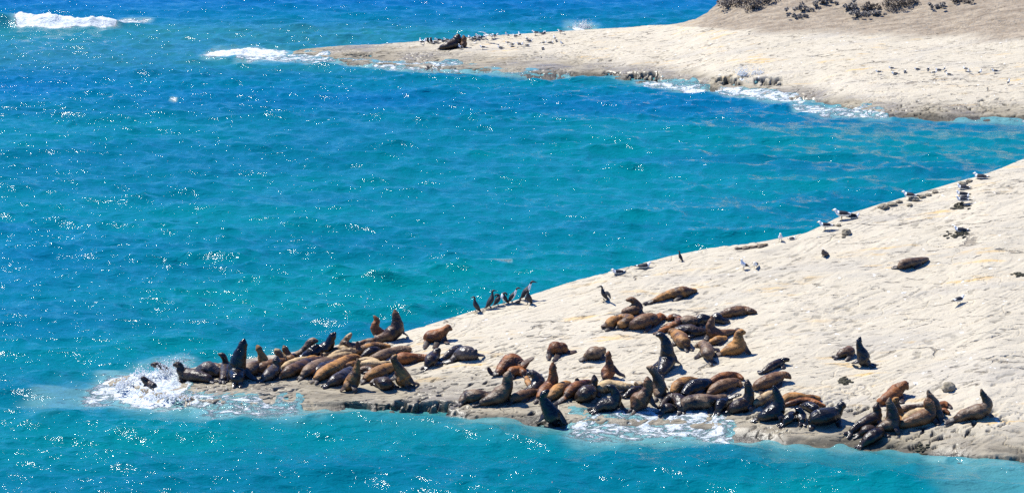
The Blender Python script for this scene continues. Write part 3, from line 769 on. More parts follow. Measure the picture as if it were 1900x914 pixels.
def tube(verts, faces, C, RA, RB, N, seg=14):
    """C centres, RA radius along the wide axis, RB along the other, N preferred normal (one vector)"""
    C = np.asarray(C); n = len(C)
    T = np.gradient(C, axis=0); T /= np.linalg.norm(T, axis=1)[:, None] + 1e-9
    base = len(verts); prev = None
    for i in range(n):
        a = np.cross(T[i], N)
        if np.linalg.norm(a) < 0.15: a = prev if prev is not None else np.cross(T[i], (1, 0, 0.1))
        a = a / np.linalg.norm(a)
        if prev is not None and a @ prev < 0: a = -a
        if prev is not None: a = a * 0.5 + prev * 0.5; a -= (a @ T[i]) * T[i]; a /= np.linalg.norm(a)
        prev = a
        b = np.cross(a, T[i]); b /= np.linalg.norm(b)
        for k in range(seg):
            th = 2 * math.pi * k / seg
            verts.append(C[i] + a * RA[i] * math.cos(th) + b * RB[i] * math.sin(th))
    for i in range(n - 1):
        for k in range(seg):
            k2 = (k + 1) % seg
            faces.append((base + i * seg + k, base + i * seg + k2, base + (i + 1) * seg + k2, base + (i + 1) * seg + k))
    for i, tdir, rev in ((0, -1, True), (n - 1, 1, False)):
        r = min(RA[i], RB[i])
        c = len(verts); verts.append(C[i] + T[i] * tdir * r * 0.75)
        m = len(verts)
        for k in range(seg):
            verts.append((verts[base + i * seg + k] - C[i]) * 0.72 + C[i] + T[i] * tdir * r * 0.5)
        for k in range(seg):
            k2 = (k + 1) % seg
            f1 = (base + i * seg + k, base + i * seg + k2, m + k2, m + k); f2 = (m + k, m + k2, c)
            if rev: f1 = f1[::-1]; f2 = f2[::-1]
            else: pass
            faces.append(f1); faces.append(f2)

def scale_at(P): return FOC / ((P - CAM) @ FWD)      # photo pixels per metre

def make_lion(idx, coat, label, spec, flips, rnd):
    g, _, u = spec.partition(';')
    gp = [tuple(map(float, a.split(','))) for a in g.split()]
    up = [tuple(map(float, a.split(','))) for a in u.split()]
    pts = []
    for (x, y, r) in gp:
        s0 = scale_at(hit(x, y))
        rm = r / s0
        P = hit(x, y, rm * 0.86)
        pts.append((*P, rm))
    # keep depth sane along the resting part
    Y0 = pts[-1][1]
    for i in range(len(pts) - 2, -1, -1):
        a, b = pts[i], pts[i + 1]
        if abs(a[1] - b[1]) > 1.2:
            d = ray(gp[i][0], gp[i][1]); Yn = b[1] + math.copysign(1.2, a[1] - b[1])
            P = CAM + d * (Yn / d[1]); pts[i] = (*P, a[3])
    ng = len(pts)
    for j, (x, y, r) in enumerate(up):
        d = ray(x, y); P = CAM + d * (Y0 / d[1])
        pts.append((*P, r / scale_at(P)))
    P = np.array(pts)
    if len(up) >= 3:                       # a neck, a rounded head, a narrow muzzle
        P[-3, 3] *= 0.86; P[-2, 3] *= 1.06; P[-1, 3] *= 0.80
        if len(up) >= 4: P[-4, 3] *= 0.95
    P[:, 3] *= 0.96
    D = catmull(P, 6)
    C, Rr = D[:, :3], np.maximum(D[:, 3], 0.02)
    verts, faces = [], []
    grd = np.interp(np.arange(len(C)), [0, (ng - 1) * 6, (ng - 1) * 6 + 6], [1, 1, 0.0])
    tube(verts, faces, C, Rr * (1 + 0.06 * grd), Rr * (1 - 0.05 * grd), np.array([0, -0.15, 1.0]), 18)
    nbody = len(verts)
    flip_pts = []
    size = P[:, 3].max()
    def flipper(path, w0, w1):
        path = catmull(np.array(path), 5)
        n = len(path)
        t = np.linspace(0, 1, n)
        W = w0 + (w1 - w0) * t; W = W * (1 - 0.35 * sstep(0.85, 1.0, t))
        tube(verts, faces, path, W, np.maximum(W * 0.30, 0.02), np.array([0, -0.45, 0.9]), 10)
        flip_pts.append(path[n // 3:])
    # hind flippers, trailing from the tail
    k0 = C[0] - C[3]; k0[2] = 0
    L = np.linalg.norm(k0); k0 = k0 / L if L > 1e-3 else np.array([0, -1.0, 0])
    side0 = np.array([-k0[1], k0[0], 0])
    drawn = [[tuple(map(float, a.split(','))) for a in f.split()] for f in flips.split(';') if f.strip()]
    hind_drawn = any(np.hypot(f[0][0] - gp[0][0], f[0][1] - gp[0][1]) < 7 for f in drawn)
    if not hind_drawn:
        for sgn in (-1, 1):
            a = C[0] + side0 * sgn * Rr[0] * 0.35
            e = C[0] + k0 * (0.16 + 0.5 * size) + side0 * sgn * (0.05 + 0.25 * size)
            e[2] = ground_z(e[0], e[1]) + 0.035
            m = (a + e) / 2; m[2] = max(e[2] + 0.02, (a[2] + e[2]) / 2 - 0.02)
            flipper([a, m, e], 0.055 + 0.09 * size, 0.05 + 0.10 * size)
    # drawn flippers
    fore_drawn = 0
    for f in drawn:
        q = []
        a = f[0]
        j = int(np.argmin([np.hypot(a[0] - p[0], a[1] - p[1]) for p in (gp + up)]))
        d = ray(a[0], a[1]); Yb = P[j][1] - 0.25 * P[j][3]
        q.append(CAM + d * (Yb / d[1]))
        rising = f[-1][1] < a[1] - 6
        for n_, b in enumerate(f[1:]):
            last = n_ == len(f) - 2
            if last and not rising: p = hit(b[0], b[1], 0.04)
            else:
                d = ray(b[0], b[1]); p = CAM + d * (q[-1][1] / d[1])
                gz = ground_z(p[0], p[1])
                if p[2] < gz + 0.05: p = hit(b[0], b[1], 0.05)
            if abs(p[1] - q[-1][1]) > 0.7:
                p = q[-1] + (p - q[-1]) * 0.7 / abs(p[1] - q[-1][1])
            q.append(p)
        flipper(q, 0.08 + 0.20 * size, 0.055 + 0.13 * size)
        if np.hypot(f[0][0] - gp[0][0], f[0][1] - gp[0][1]) >= 7: fore_drawn += 1
    # foreflippers
    if fore_drawn < 2 and len(pts) >= 4:
        si = (ng - 1) * 6 if up else int(len(C) * 0.62)
        si = min(si + (2 if up else 0), len(C) - 2)
        Sh = C[si]; r = Rr[si]
        t = C[min(si + 2, len(C) - 1)] - C[si - 3]; t[2] = 0
        if np.linalg.norm(t) < 0.03: t = C[min(si, len(C) - 1)] - C[0]; t[2] = 0
        t /= np.linalg.norm(t) + 1e-6
        sd_ = np.array([-t[1], t[0], 0])
        sides = (-1, 1) if fore_drawn == 0 else ((1,) if sd_[1] > 0 else (-1,))
        for sgn in sides:
            a = Sh + sd_ * sgn * r * 0.55 - np.array([0, 0, r * 0.25])
            if up:
                e = Sh + sd_ * sgn * (r * 1.15 + 0.10) + t * 0.05
            else:
                e = Sh + sd_ * sgn * (r * 1.0 + 0.03) - t * (0.25 + r * 0.6)
            e[2] = ground_z(e[0], e[1]) + 0.035
            m = a * 0.45 + e * 0.55 + sd_ * sgn * r * 0.25
            m[2] = max(m[2], e[2] + 0.03)
            flipper([a, m, e], 0.07 + 0.20 * size, 0.05 + 0.12 * size)
    org = np.array([C[:, 0].mean(), C[:, 1].mean(), 0]); org[2] = ground_z(org[0], org[1])
    V = np.array(verts) - org
    me = bpy.data.meshes.new('tmp'); me.from_pydata(V.tolist(), [], faces); me.update()
    ob = bpy.data.objects.new('sea_lion', me); COL.objects.link(ob)
    ob.location = org
    md = ob.modifiers.new('r', 'REMESH'); md.mode = 'VOXEL'; md.voxel_size = 0.021 if scale_at(P[0, :3]) > 35 else 0.03
    ms = ob.modifiers.new('s', 'SMOOTH'); ms.factor = 0.5; ms.iterations = 3
    tag(ob, label, 'sea lion', 'sea lions resting on the rocks')
    return dict(ob=ob, C=C - org, R=Rr, up=len(up), coat=coat, flips=[f - org for f in flip_pts], rnd=rnd, ng=ng, P=P)

rnd = random.Random(5)
lions = []
for idx, ln in enumerate([l for l in LIONS.strip().split('\n') if l.strip()]):
    p = ln.split('|')
    lions.append(make_lion(idx, p[0], p[1], p[2], p[3] if len(p) > 3 else '', rnd.random()))
bpy.context.view_layer.update()
dg = bpy.context.evaluated_depsgraph_get()
for L in lions:
    ob = L['ob']
    me = bpy.data.meshes.new_from_object(ob.evaluated_get(dg))
    L['me'] = me
for L in lions:
    ob, me = L['ob'], L['me']
    old = ob.data
    ob.modifiers.clear(); ob.data = me; bpy.data.meshes.remove(old)
    me.name = 'sea_lion'
    n = len(me.vertices)
    co = np.empty(n * 3, np.float32); me.vertices.foreach_get('co', co); co = co.reshape(-1, 3).astype(float)
    me.polygons.foreach_set('use_smooth', np.ones(len(me.polygons), bool))
    C, Rr = L['C'], L['R']
    d2 = np.linalg.norm(co[:, None, :] - C[None], axis=2) / (Rr[None] + 0.05)
    j = d2.argmin(1); tpar = j / (len(C) - 1.0)
    dark, lite, rough = COATS[L['coat']]
    sx = L['rnd'] * 50
    a, b_ = co[:, 0] + co[:, 2] * 0.7, co[:, 1] + co[:, 2]
    nz = fbm(a * 2.2 + sx, b_ * 2.2 - sx, 4, 7) ; n2 = fbm(a * 7 + sx, b_ * 7, 3, 9)
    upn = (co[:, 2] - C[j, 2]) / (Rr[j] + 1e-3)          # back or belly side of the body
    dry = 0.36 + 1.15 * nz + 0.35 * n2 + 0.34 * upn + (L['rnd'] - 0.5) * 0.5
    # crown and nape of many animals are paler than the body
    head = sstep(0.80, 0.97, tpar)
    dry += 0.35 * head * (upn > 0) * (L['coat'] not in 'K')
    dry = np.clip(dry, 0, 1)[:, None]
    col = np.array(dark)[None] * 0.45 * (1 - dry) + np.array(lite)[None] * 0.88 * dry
    fd = np.full(n, 9.0)
    for f in L['flips']:
        fd = np.minimum(fd, np.linalg.norm(co[:, None, :] - f[None], axis=2).min(1))
    fl = sstep(0.13, 0.07, fd)[:, None]
    fcol = np.array([0.035, 0.028, 0.025]) if L['coat'] != 'T' else np.array([0.07, 0.055, 0.045])
    col = col * (1 - 0.8 * fl) + fcol * 0.8 * fl
    # eyes and nose
    T = C[-1] - C[-5]; T /= np.linalg.norm(T) + 1e-9
    up_ = np.array([0, 0, 1.0]) if abs(T[2]) < 0.8 else np.array([0, 1.0, 0])
    sdv = np.cross(T, up_); sdv /= np.linalg.norm(sdv) + 1e-9
    nrm = np.cross(sdv, T)
    if nrm[2] < 0: nrm = -nrm
    m = np.zeros(n)
    k = -6
    for s_ in (-1, 1):
        e = C[k] + sdv * s_ * Rr[k] * 0.80 + nrm * Rr[k] * 0.35
        m = np.maximum(m, np.linalg.norm(co - e, axis=1) < 0.030)
        # ears: little pinched points behind the eyes
        ke = -9
        ee = C[ke] + sdv * s_ * Rr[ke] * 0.95 + nrm * Rr[ke] * 0.2
        de = np.linalg.norm(co - ee, axis=1)
        pull = sstep(0.035, 0.0, de)[:, None]
        co = co + pull * (sdv * s_ * 0.035)
    m = np.maximum(m, np.linalg.norm(co - (C[-1] + T * Rr[-1] * 0.8), axis=1) < 0.032)
    col = col * (1 - m[:, None]) + np.array([0.006, 0.005, 0.005]) * m[:, None]
    # folds of skin and muscle
    fold = 0.020 * fbm(a * 5 + sx, b_ * 5, 3, 33) + 0.007 * np.sin(tpar * 90 + 3 * nz) * sstep(0.45, 0.7, tpar) * (1 - head) * (Rr[j] / 0.25)
    dirv = (co - C[j]); dirv /= np.linalg.norm(dirv, axis=1)[:, None] + 1e-6
    co = co + dirv * (fold * (1 - fl[:, 0]) * (fd > 0.1))[:, None]
    me.vertices.foreach_set('co', co.astype(np.float32).ravel())
    rg = np.clip(rough + 0.22 * (dry[:, 0] - 0.5), 0.16, 0.8)
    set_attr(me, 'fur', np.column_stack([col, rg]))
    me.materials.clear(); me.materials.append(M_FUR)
    me.update()
# ------------------------------------------------------------------ birds
WHITE, BLACKF, DGREY, YEL, PINKL, BROWNF = (0.88, 0.88, 0.86), (0.018, 0.018, 0.022), (0.055, 0.055, 0.062), (0.65, 0.42, 0.05), (0.40, 0.30, 0.16), (0.09, 0.07, 0.055)
def bird_mesh(name, parts, paint, voxel=0.012):
    """parts: list of (centre list, wide radii, other radii, normal)"""
    verts, faces = [], []
    for (C, RA, RB, N) in parts:
        D = catmull(np.array([list(c) + [a, b] for c, a, b in zip(C, RA, RB)]), 4)
        tube(verts, faces, D[:, :3], np.maximum(D[:, 3], .004), np.maximum(D[:, 4], .004), np.array(N, float), 10)
    me = bpy.data.meshes.new('tmp'); me.from_pydata([tuple(v) for v in verts], [], faces); me.update()
    ob = bpy.data.objects.new('tmp', me); COL.objects.link(ob)
    md = ob.modifiers.new('r', 'REMESH'); md.mode = 'VOXEL'; md.voxel_size = voxel
    bpy.context.view_layer.update()
    m2 = bpy.data.meshes.new_from_object(ob.evaluated_get(bpy.context.evaluated_depsgraph_get()))
    bpy.data.objects.remove(ob); bpy.data.meshes.remove(me)
    m2.name = name
    m2.polygons.foreach_set('use_smooth', np.ones(len(m2.polygons), bool))
    n = len(m2.vertices); co = np.empty(n * 3, np.float32); m2.vertices.foreach_get('co', co); co = co.reshape(-1, 3)
    col = np.array([paint(*c) for c in co])
    set_attr(m2, 'plumage', np.column_stack([col, np.ones(n)]))
    m2.materials.clear(); m2.materials.append(M_BIRD)
    return m2
U = (0, 0, 1)
def legs(h, x, top):
    return [([(x, s * .045, top), (x + .01, s * .05, h * .5), (x, s * .05, 0.012), (x + .06, s * .055, 0.01)], [.014, .011, .011, .02], [.014, .011, .011, .010], U) for s in (-1, 1)]
def gull_paint(x, y, z, hx=0.22, hz=0.30, zb=0.15):
    if x > hx + .062 and z > hz - .05: return YEL
    if z < zb - .055 and abs(x) < .12: return PINKL
    wing = (x < 0.10) and (z > zb + .055 + (x + .1) * 0.12 or (abs(y) > .045 and z > zb - .015))
    if x < -0.27: return WHITE if z > zb + .02 and x > -0.33 else BLACKF
    return BLACKF if wing else WHITE
GULL_STAND = bird_mesh('gull', [
    ([(-.42, 0, .185), (-.28, 0, .19), (-.12, 0, .205), (.04, 0, .215), (.13, 0, .235), (.18, 0, .285), (.215, 0, .32), (.25, 0, .318), (.31, 0, .305)],
     [.015, .045, .085, .092, .075, .046, .046, .03, .010], [.010, .035, .075, .085, .070, .046, .044, .03, .012], U)] + legs(.14, 0, .15),
    lambda x, y, z: gull_paint(x, y, z, .215, .32, .205))
GULL_SIT = bird_mesh('gull', [
    ([(-.40, 0, .10), (-.26, 0, .10), (-.10, 0, .095), (.04, 0, .10), (.12, 0, .125), (.16, 0, .17), (.19, 0, .20), (.225, 0, .198), (.28, 0, .188)],
     [.015, .05, .10, .105, .08, .048, .047, .03, .010], [.010, .04, .085, .090, .075, .048, .045, .03, .012], U)],
    lambda x, y, z: gull_paint(x, y, z, .19, .20, .085))
GULL_UP = bird_mesh('gull', [
    ([(-.26, 0, .12), (-.16, 0, .17), (-.05, 0, .21), (.05, 0, .26), (.08, 0, .32), (.085, 0, .38), (.10, 0, .415), (.13, 0, .415), (.19, 0, .405)],
     [.015, .04, .08, .085, .06, .042, .044, .03, .010], [.010, .035, .075, .08, .06, .042, .043, .03, .012], U)] + legs(.14, 0, .16),
    lambda x, y, z: (YEL if x > .15 and z > .37 else PINKL if z < .12 and x > -.08 else BLACKF if (x < -.04 and z < .27 and (z > .16 or abs(y) > .03)) else WHITE))
def corm_parts(lean, bend):
    b = [(-.20, 0, .03), (-.12, 0, .10), (-.06, 0, .20), (0.0, 0, .32), (.03 + lean * .4, 0, .43), (.04 + lean * .7, 0, .52), (.04 + lean, 0, .60), (.07 + lean + bend * .3, 0, .64), (.12 + lean + bend, 0, .635 - bend * .3), (.19 + lean + bend, 0, .62 - bend * .6)]
    return [(b, [.02, .05, .085, .095, .065, .036, .032, .036, .022, .007], [.008, .04, .075, .085, .06, .036, .032, .036, .020, .007], U),
            ([(-.02, .05, .10), (0.0, .055, .02), (.07, .06, .012)], [.016, .014, .025], [.016, .014, .010], U), ([(-.02, -.05, .10), (0.0, -.055, .02), (.07, -.06, .012)], [.016, .014, .025], [.016, .014, .010], U)]
def corm_paint(belly):
    def f(x, y, z):
        if belly and .10 < z < .56 and x > (z - .20) * .30 - .012 and abs(y) < .07: return WHITE
        if z < .05 and x > -.05: return PINKL
        return BLACKF
    return f
CORM_UP = bird_mesh('cormorant', corm_parts(0.0, 0.0), corm_paint(False))
CORM_WHITE = bird_mesh('cormorant', corm_parts(0.10, 0.03), corm_paint(True))
CORM_PREEN = bird_mesh('cormorant', [
    ([(-.20, 0, .04), (-.12, 0, .10), (-.05, 0, .20), (0, 0, .30), (.03, 0, .39), (0.02, 0, .46), (-.05, .02, .47), (-.08, .05, .42), (-.07, .07, .36)],
     [.02, .05, .09, .10, .07, .04, .036, .03, .008], [.01, .04, .08, .09, .065, .04, .036, .03, .008], U)] + legs(.08, 0, .10), corm_paint(True))
CORM_WINGS = bird_mesh('cormorant', corm_parts(0.02, 0.05) + [
    ([(-.01, s * .05, .36), (-.06, s * .17, .40), (-.10, s * .27, .33), (-.13, s * .31, .20)], [.05, .08, .085, .05], [.02, .018, .015, .010], (1, 0, .2)) for s in (-1, 1)], corm_paint(False))
FLY = bird_mesh('gull', [
    ([(-.24, 0, .0), (-.10, 0, .0), (.05, 0, .01), (.16, 0, .02), (.24, 0, .01)], [.03, .06, .07, .045, .008], [.012, .05, .06, .04, .008], U)] +
    [([(.04, s * .05, .02), (.05, s * .28, .12), (-.02, s * .50, .16), (-.12, s * .68, .14)], [.085, .085, .06, .015], [.014, .012, .010, .006], U) for s in (-1, 1)],
    lambda x, y, z: WHITE if abs(y) < .07 else (0.30, 0.30, 0.32) if z > .03 and abs(y) < .5 else WHITE)

def place_bird(me, px, py, head, label, cat, group, size=1.0, onair=None):
    """head: degrees, 0 = facing right in the picture, 90 = away from the camera"""
    ob = bpy.data.objects.new(me.name, me); COL.objects.link(ob)
    P = hit(px, py)
    if onair: P = CAM + ray(px, py) * (onair / ray(px, py)[1])
    ob.location = P - (0 if onair else 1) * np.array([0, 0, 0.012])
    ob.rotation_euler = (0, 0, R(head)); ob.scale = (size * 1.35, size * 1.6, size * 1.12) if cat == 'cormorant' else (size * 1.12, size * 1.4, size * 1.15)
    tag(ob, label, cat, group)
    return ob
CG = 'cormorants perched along the near reef'
for me, x, y, h, lab, s in [
    (CORM_UP, 883, 580, 200, 'black cormorant standing apart, first from the left on the reef crest', .88),
    (CORM_UP, 911, 572, 15, 'tall black cormorant, second from the left on the crest', .98),
    (CORM_PREEN, 924, 567, 20, 'preening cormorant with white front, pressed against another preening one', .85),
    (CORM_PREEN, 935, 564, 200, 'preening cormorant right of its twin, head tucked back left', .85),
    (CORM_WHITE, 951, 562, -10, 'white fronted cormorant leaning right beside the preening pair', .85),
    (CORM_WHITE, 976, 556, -5, 'tallest white fronted cormorant at the right end of the crest row', 1.02),
    (CORM_UP, 981, 565, 230, 'small black cormorant just below the tallest white fronted one', .82),
    (CORM_WINGS, 1120, 558, 195, 'cormorant with loosely open wings alone on the pale slope', .82),
    (CORM_UP, 1262, 484, 150, 'black cormorant on the skyline right of two gulls', .55)]:
    place_bird(me, x, y, h, lab, 'cormorant', CG, s)
GG = 'kelp gulls resting on the near reef'
for me, x, y, h, lab, s in [
    (GULL_SIT, 1145, 508, 200, 'gull sitting on the skyline, leftmost of the near reef gulls', .85),
    (GULL_SIT, 1196, 497, 10, 'gull facing right on the skyline, second of the reef gulls', .95),
    (GULL_UP, 1380, 500, 190, 'white breasted gull standing on the slope, left of a pair', .85),
    (GULL_STAND, 1402, 498, 250, 'gull bending away on the slope, right of the pair', .75),
    (GULL_UP, 1448, 449, 260, 'gull standing upright with its white breast on the skyline', .75),
    (GULL_SIT, 1470, 444, 20, 'tiny half hidden gull on the skyline beside the upright one', .5),
    (GULL_STAND, 1531, 427, 180, 'dark winged gull facing left above the olive boulder', .95),
    (GULL_STAND, 1562, 408, 180, 'largest gull, black backed with lowered head, on the skyline', 1.15),
    (GULL_SIT, 1585, 405, 10, 'gull crouched right of the largest black backed gull', .8),
    (GULL_STAND, 1687, 371, 165, 'gull standing among the broken skyline stones', .95),
    (GULL_SIT, 1818, 331, 160, 'gull sitting highest on the near reef skyline', .95),
    (GULL_SIT, 1786, 351, 175, 'top gull of the close stack at upper right', .85),
    (GULL_SIT, 1784, 363, 175, 'second gull from the top of the stack at upper right', .85),
    (GULL_SIT, 1791, 367, 5, 'dark gull at the right side of the stack at upper right', .6),
    (GULL_STAND, 1785, 379, 180, 'lowest gull of the stack, beside the dried seaweed', .9),
    (GULL_SIT, 1781, 430, 175, 'gull nesting on dark seaweed below the stack of gulls', .9),
    (GULL_STAND, 1779, 564, 35, 'lone gull with its dark back turned, on the bare right slope', .85)]:
    place_bird(me, x, y, h, lab, 'gull', GG, s)
DARKB = bird_mesh('dark_gull', [([(-.20, 0, .06), (-.08, 0, .09), (.03, 0, .12), (.07, 0, .18), (.10, 0, .21), (.16, 0, .20)], [.02, .07, .08, .045, .04, .008], [.015, .06, .075, .045, .04, .008], U)] + legs(.06, 0, .08), lambda x, y, z: BROWNF)
place_bird(DARKB, 1530, 476, 230, 'small brown juvenile gull alone in the middle of the slope', 'gull', GG, 1.15)
place_bird(DARKB, 962, 563, 0, 'tiny brown bird crouched between two white fronted cormorants', 'shorebird', 'small brown birds', .7)
# distant ledge
words = ['first', 'second', 'third', 'fourth', 'fifth', 'sixth', 'seventh', 'eighth', 'ninth', 'tenth', 'eleventh', 'twelfth', 'thirteenth', 'fourteenth', 'fifteenth',
         'sixteenth', 'seventeenth', 'eighteenth', 'nineteenth', 'twentieth', 'twenty first', 'twenty second', 'twenty third', 'twenty fourth', 'twenty fifth', 'twenty sixth', 'twenty seventh', 'twenty eighth']
rb = random.Random(11)
def far_set(pts, where, k, group):
    protos = [GULL_STAND, GULL_SIT, GULL_UP]
    for i, (x, y) in enumerate(pts):
        me = protos[rb.choice([0, 1, 1, 2])]
        o = bpy.data.objects.new('gull', me); COL.objects.link(o)
        P = hit(x, y); o.location = P; o.rotation_euler = (0, 0, R(rb.choice([180, 0, 160, 20, 200, 60, 120]) + rb.uniform(-15, 15)))
        o.scale = (rb.uniform(.8, 1.05) * k,) * 3
        tag(o, 'tiny gull on the distant ledge, %s from the left %s' % (words[i], where), 'gull', group)
far_set([(781, 83), (787, 82.5), (801, 81), (807, 80.5), (813, 80), (823, 79), (829, 78.5), (872, 75), (878, 74.5), (882, 74), (886, 74), (889, 73.5), (894, 73), (900, 72.5), (913, 72), (918, 71.5),
         (941, 70), (956, 69), (964, 68.5), (994, 66), (1007, 64), (1010, 63.5)], 'along its skyline', 1.0, 'gulls along the distant skyline')
far_set([(854, 92), (896, 92.5), (928, 90), (942, 83), (950, 89), (951, 84), (963, 83), (968, 87), (978, 74), (979, 86), (983, 78), (1007, 92), (1009, 83), (1022, 81), (1029, 75), (1032, 77), (1042, 85), (1040, 63)],
        'in the scattered flock', .85, 'gulls scattered behind the distant bull')
far_set([(1630, 138), (1654, 131), (1660, 139), (1679, 135), (1701, 130), (1722, 130), (1733, 139), (1741, 132), (1752, 132), (1760, 140), (1792, 133), (1799, 137), (1818, 139), (1846, 137), (1871, 158)],
        'of the right hand flock', .85, 'gulls at the right of the distant ledge')
for x, y, lab in [(793, 81.5, 'left one of two black cormorants on the distant skyline'), (799, 81, 'right one of two black cormorants on the distant skyline')]:
    place_bird(CORM_PREEN, x, y, 180, lab, 'cormorant', 'cormorants on the distant skyline', .8)
place_bird(FLY, 904, 66, 35, 'white gull flying low over the water behind the distant ledge', 'gull', None, 1.0, onair=188)

# ------------------------------------------------------------------ stones, seaweed, shrubs, spray
def stone(name, px, py, sx, sy, sz, label, group=None, mat=M_BOULDER, seed=0, cat='boulder', squash=0.3):
    bm = bmesh.new(); bmesh.ops.create_icosphere(bm, subdivisions=4, radius=1.0)
    P = hit(px, py)
    for v in bm.verts:
        c = v.co
        d = 1 + 0.22 * float(pn(c.x * 1.3 + seed, c.y * 1.3 + c.z * 1.7, seed)) + 0.08 * float(pn(c.x * 4, c.y * 4 + c.z * 3, seed + 1))
        v.co = Vector((c.x * sx * d, c.y * sy * d, max(c.z, -0.5) * sz * d))
    for f in bm.faces: f.smooth = True
    me = bpy.data.meshes.new(name); bm.to_mesh(me); bm.free()
    o = link(name, me, mat); o.location = P + np.array([0, 0, sz * squash]); o.rotation_euler = (0, 0, seed * 1.3)
    tag(o, label, cat, group); return o
stone('boulder', 1760, 722, .26, .22, .20, 'rounded dark boulder on the slope above the right cluster of sea lions', seed=3)
stone('boulder', 1571, 434, .20, .17, .17, 'olive brown boulder on the slope below the largest gull', seed=5)
stone('stone', 1556, 419, .10, .08, .07, 'small brown stone just above left of the olive boulder', seed=7, cat='stone')
stone('stone', 1565, 440, .10, .08, .05, 'flat stone at the foot of the olive boulder', seed=8, cat='stone')
for i, (x, y, s, lab) in enumerate([
    (1639, 385, .26, 'knobbly brown skyline stone at the left end of the ridge'), (1655, 380, .20, 'low skyline stone next to the knobbly left end one'),
    (1668, 375, .17, 'skyline stone left of the standing gull'), (1696, 371, .22, 'flat skyline stone right under the standing gull'),
    (1711, 366, .17, 'pale skyline stone right of the standing gull'), (1722, 362, .15, 'small round stone further right on the skyline ridge'),
    (1735, 357, .13, 'last small stone at the right end of the ridge'), (1688, 381, .16, 'loose brown stone in front of the skyline ridge'),
    (1786, 342, .20, 'rough brown stone above the stack of gulls'), (1798, 337, .17, 'pale stone left of the highest gull')]):
    stone('stone', x, y, s, s * .8, s * .45, lab, 'broken stones on the reef skyline', M_BOULDER, 11 + i, 'stone')
def weed(px, py, L, W, label, seed):
    rr = random.Random(seed); bm = bmesh.new()
    P = hit(px, py)
    for k in range(26):
        a = rr.uniform(-.5, .5); r = rr.random()
        x, y = rr.gauss(0, L / 2.4), rr.gauss(0, W / 2.4)
        gz = ground_z(P[0] + x, P[1] + y) - P[2]
        mtx = Matrix.Translation((x, y, gz + .02)) @ Matrix.Rotation(rr.uniform(-.6, .6) + .3, 4, 'Z') @ Matrix.Diagonal((rr.uniform(.06, .17), rr.uniform(.02, .05), rr.uniform(.02, .04), 1))
        bmesh.ops.create_icosphere(bm, subdivisions=2, radius=1, matrix=mtx)
    me = bpy.data.meshes.new('seaweed'); bm.to_mesh(me); bm.free()
    o = link('seaweed', me, M_WEED); o.location = P; tag(o, label, 'seaweed'); return o
weed(1780, 384, .42, .5, 'dark dried seaweed on the slope under the stack of gulls', 1)
weed(1778, 436, .50, .5, 'scattered olive seaweed under the nesting gull', 2)
weed(1892, 509, .2, .2, 'small dark seaweed tuft at the right edge of the slope', 3)
weed(1565, 707, .28, .4, 'yellowish seaweed tuft between two groups of sea lions', 4)
weed(1712, 833, .2, .5, 'reddish brown seaweed tuft just above the waterline at right', 5)

def shrub(px, py, w, h, label, seed, grey=False):
    rr = random.Random(seed)
    P = hit(px, py)
    root = bpy.data.objects.new('shrub', None); COL.objects.link(root); root.location = P
    tag(root, label, 'shrub', 'dry shrubs on the far hill')
    bm = bmesh.new()
    clumps = [(rr.gauss(0, w * .36), rr.gauss(0, w * .3), abs(rr.gauss(h * .45, h * .25)), rr.uniform(.25, .5) * h) for _ in range(12)]
    for cx, cy, cz, cr in clumps:
        for k in range(48):
            d = Vector((rr.gauss(0, 1), rr.gauss(0, 1), rr.gauss(0, .8))); d.normalize(); d *= cr * rr.uniform(.5, 1.1)
            c = Vector((cx, cy, cz)) + d
            a = Vector((rr.uniform(-1, 1), rr.uniform(-1, 1), rr.uniform(-1, 1))).normalized() * rr.uniform(.03, .07)
            b = a.orthogonal().normalized() * rr.uniform(.02, .05)
            vs = [bm.verts.new(c + q) for q in (a + b, a - b, -a - b, -a + b)]
            bm.faces.new(vs)
    me = bpy.data.meshes.new('foliage'); bm.to_mesh(me); bm.free()
    link('foliage', me, M_LEAFG if grey else M_LEAF, root)
    bm = bmesh.new()
    for k in range(9):
        e = Vector((rr.gauss(0, w * .25), rr.gauss(0, w * .2), h * rr.uniform(.4, .8)))
        q = e.to_track_quat('Z', 'Y').to_matrix().to_4x4()
        bmesh.ops.create_cone(bm, cap_ends=True, segments=6, radius1=.03, radius2=.01, depth=e.length, matrix=Matrix.Translation(e / 2) @ q)
    me = bpy.data.meshes.new('stem'); bm.to_mesh(me); bm.free()
    link('stem', me, M_STEM, root)
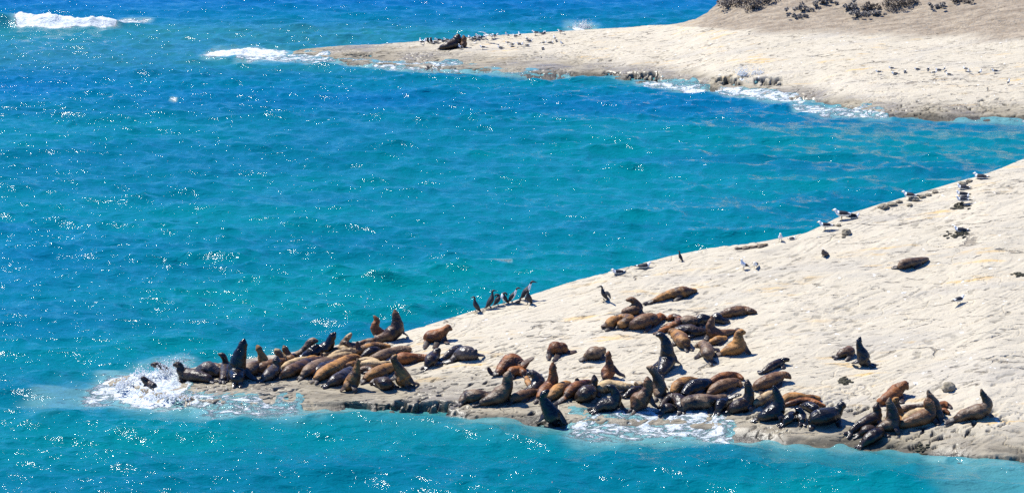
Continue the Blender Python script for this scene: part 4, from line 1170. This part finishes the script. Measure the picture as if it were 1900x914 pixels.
for i, (x, y, w, h, lab, g) in enumerate([
    (1346, 13, 1.1, .75, 'dark grey shrub at the left edge of the far hill', True), (1374, 9, 1.0, .8, 'dark brown shrub second from the left on the hill', False),
    (1399, 17, .8, .75, 'round dark shrub third from the left on the hill', False), (1420, 3, 1.1, .6, 'dark shrub half cut by the top edge of the picture', False),
    (1489, 22, 1.3, .4, 'thin grey shrub in the left middle of the hill', True), (1482, 33, .8, .25, 'sparse grey twigs below the thin grey shrub', True),
    (1530, 7, 1.2, .4, 'low grey shrub near the top of the hill', True), (1577, 18, .7, .45, 'small dark grey shrub in the middle of the hill', True),
    (1594, 32, 1.0, .45, 'grey shrub lowest on the hill slope', True), (1613, 20, .7, .5, 'small dark shrub right of the lowest grey one', False),
    (1629, 28, .5, .3, 'small grey tuft right of the middle shrubs', True), (1660, 17, 1.2, 1.0, 'largest dark brown shrub on the hill', False),
    (1678, 9, 1.1, .8, 'dark shrub touching the largest one on its right', False), (1742, 15, .9, .3, 'sparse grey shrub at the right of the hill', True),
    (1775, 4, .9, .5, 'rightmost dark shrub at the top edge of the hill', False)]):
    shrub(x, y, w, h, lab, i + 1, g)

def spray(name, px, py, W, D_, H, n, seed, label):
    rr = random.Random(seed); P = onz(px, py, 0.0)
    gz = max(0.0, rock_z(P[0], P[1]))
    unit = bmesh.new(); bmesh.ops.create_icosphere(unit, subdivisions=1, radius=1.0)
    uv = np.array([v.co[:] for v in unit.verts]); uf = np.array([[v.index for v in f.verts] for f in unit.faces]); unit.free()
    VV, FF = [], []
    lobes = [(rr.gauss(0, W * .35), rr.gauss(0, D_ * .35), rr.uniform(.5, 1.0)) for _ in range(9)]
    for k in range(n):
        lx, ly, lh = rr.choice(lobes)
        t = rr.random() ** 1.5
        z = H * lh * t
        x = lx + rr.gauss(0, W * .09 * (1 + 1.4 * t)) + .15 * t; y = ly + rr.gauss(0, D_ * .10 * (1 + t))
        s = (rr.uniform(.014, .045)) * (1.25 - t) if rr.random() < .9 else rr.uniform(.008, .016)
        VV.append(uv * s * np.array([1, 1, rr.uniform(.8, 1.5)]) + np.array([x, y, z])); FF.append(uf + k * len(uv))
    V = np.vstack(VV); F = np.vstack(FF)
    me = bpy.data.meshes.new(name); me.from_pydata(V.tolist(), [], F.tolist()); me.update()
    me.polygons.foreach_set('use_smooth', np.ones(len(me.polygons), bool))
    o = link(name, me, M_DROPS); o.location = (P[0], P[1], gz - .02)
    tag(o, kind='stuff'); tag(o, label, 'spray'); return o
spray('spray', 302, 711, 1.0, 1.2, .85, 1500, 1, 'white water bursting over the left tip of the near reef')
spray('spray', 255, 716, 1.2, 1.3, .40, 500, 5, 'low churned white water left of the reef tip')
spray('spray', 1386, 163, 1.0, .8, .9, 600, 2, 'white splash in the dark gap of the distant ledge')
spray('spray', 1078, 52, .9, .8, .8, 700, 3, 'thin spray plume behind the distant ledge')
spray('spray', 320, 738, 2.2, 1.0, .20, 400, 6, 'froth along the lower edge of the reef tip')
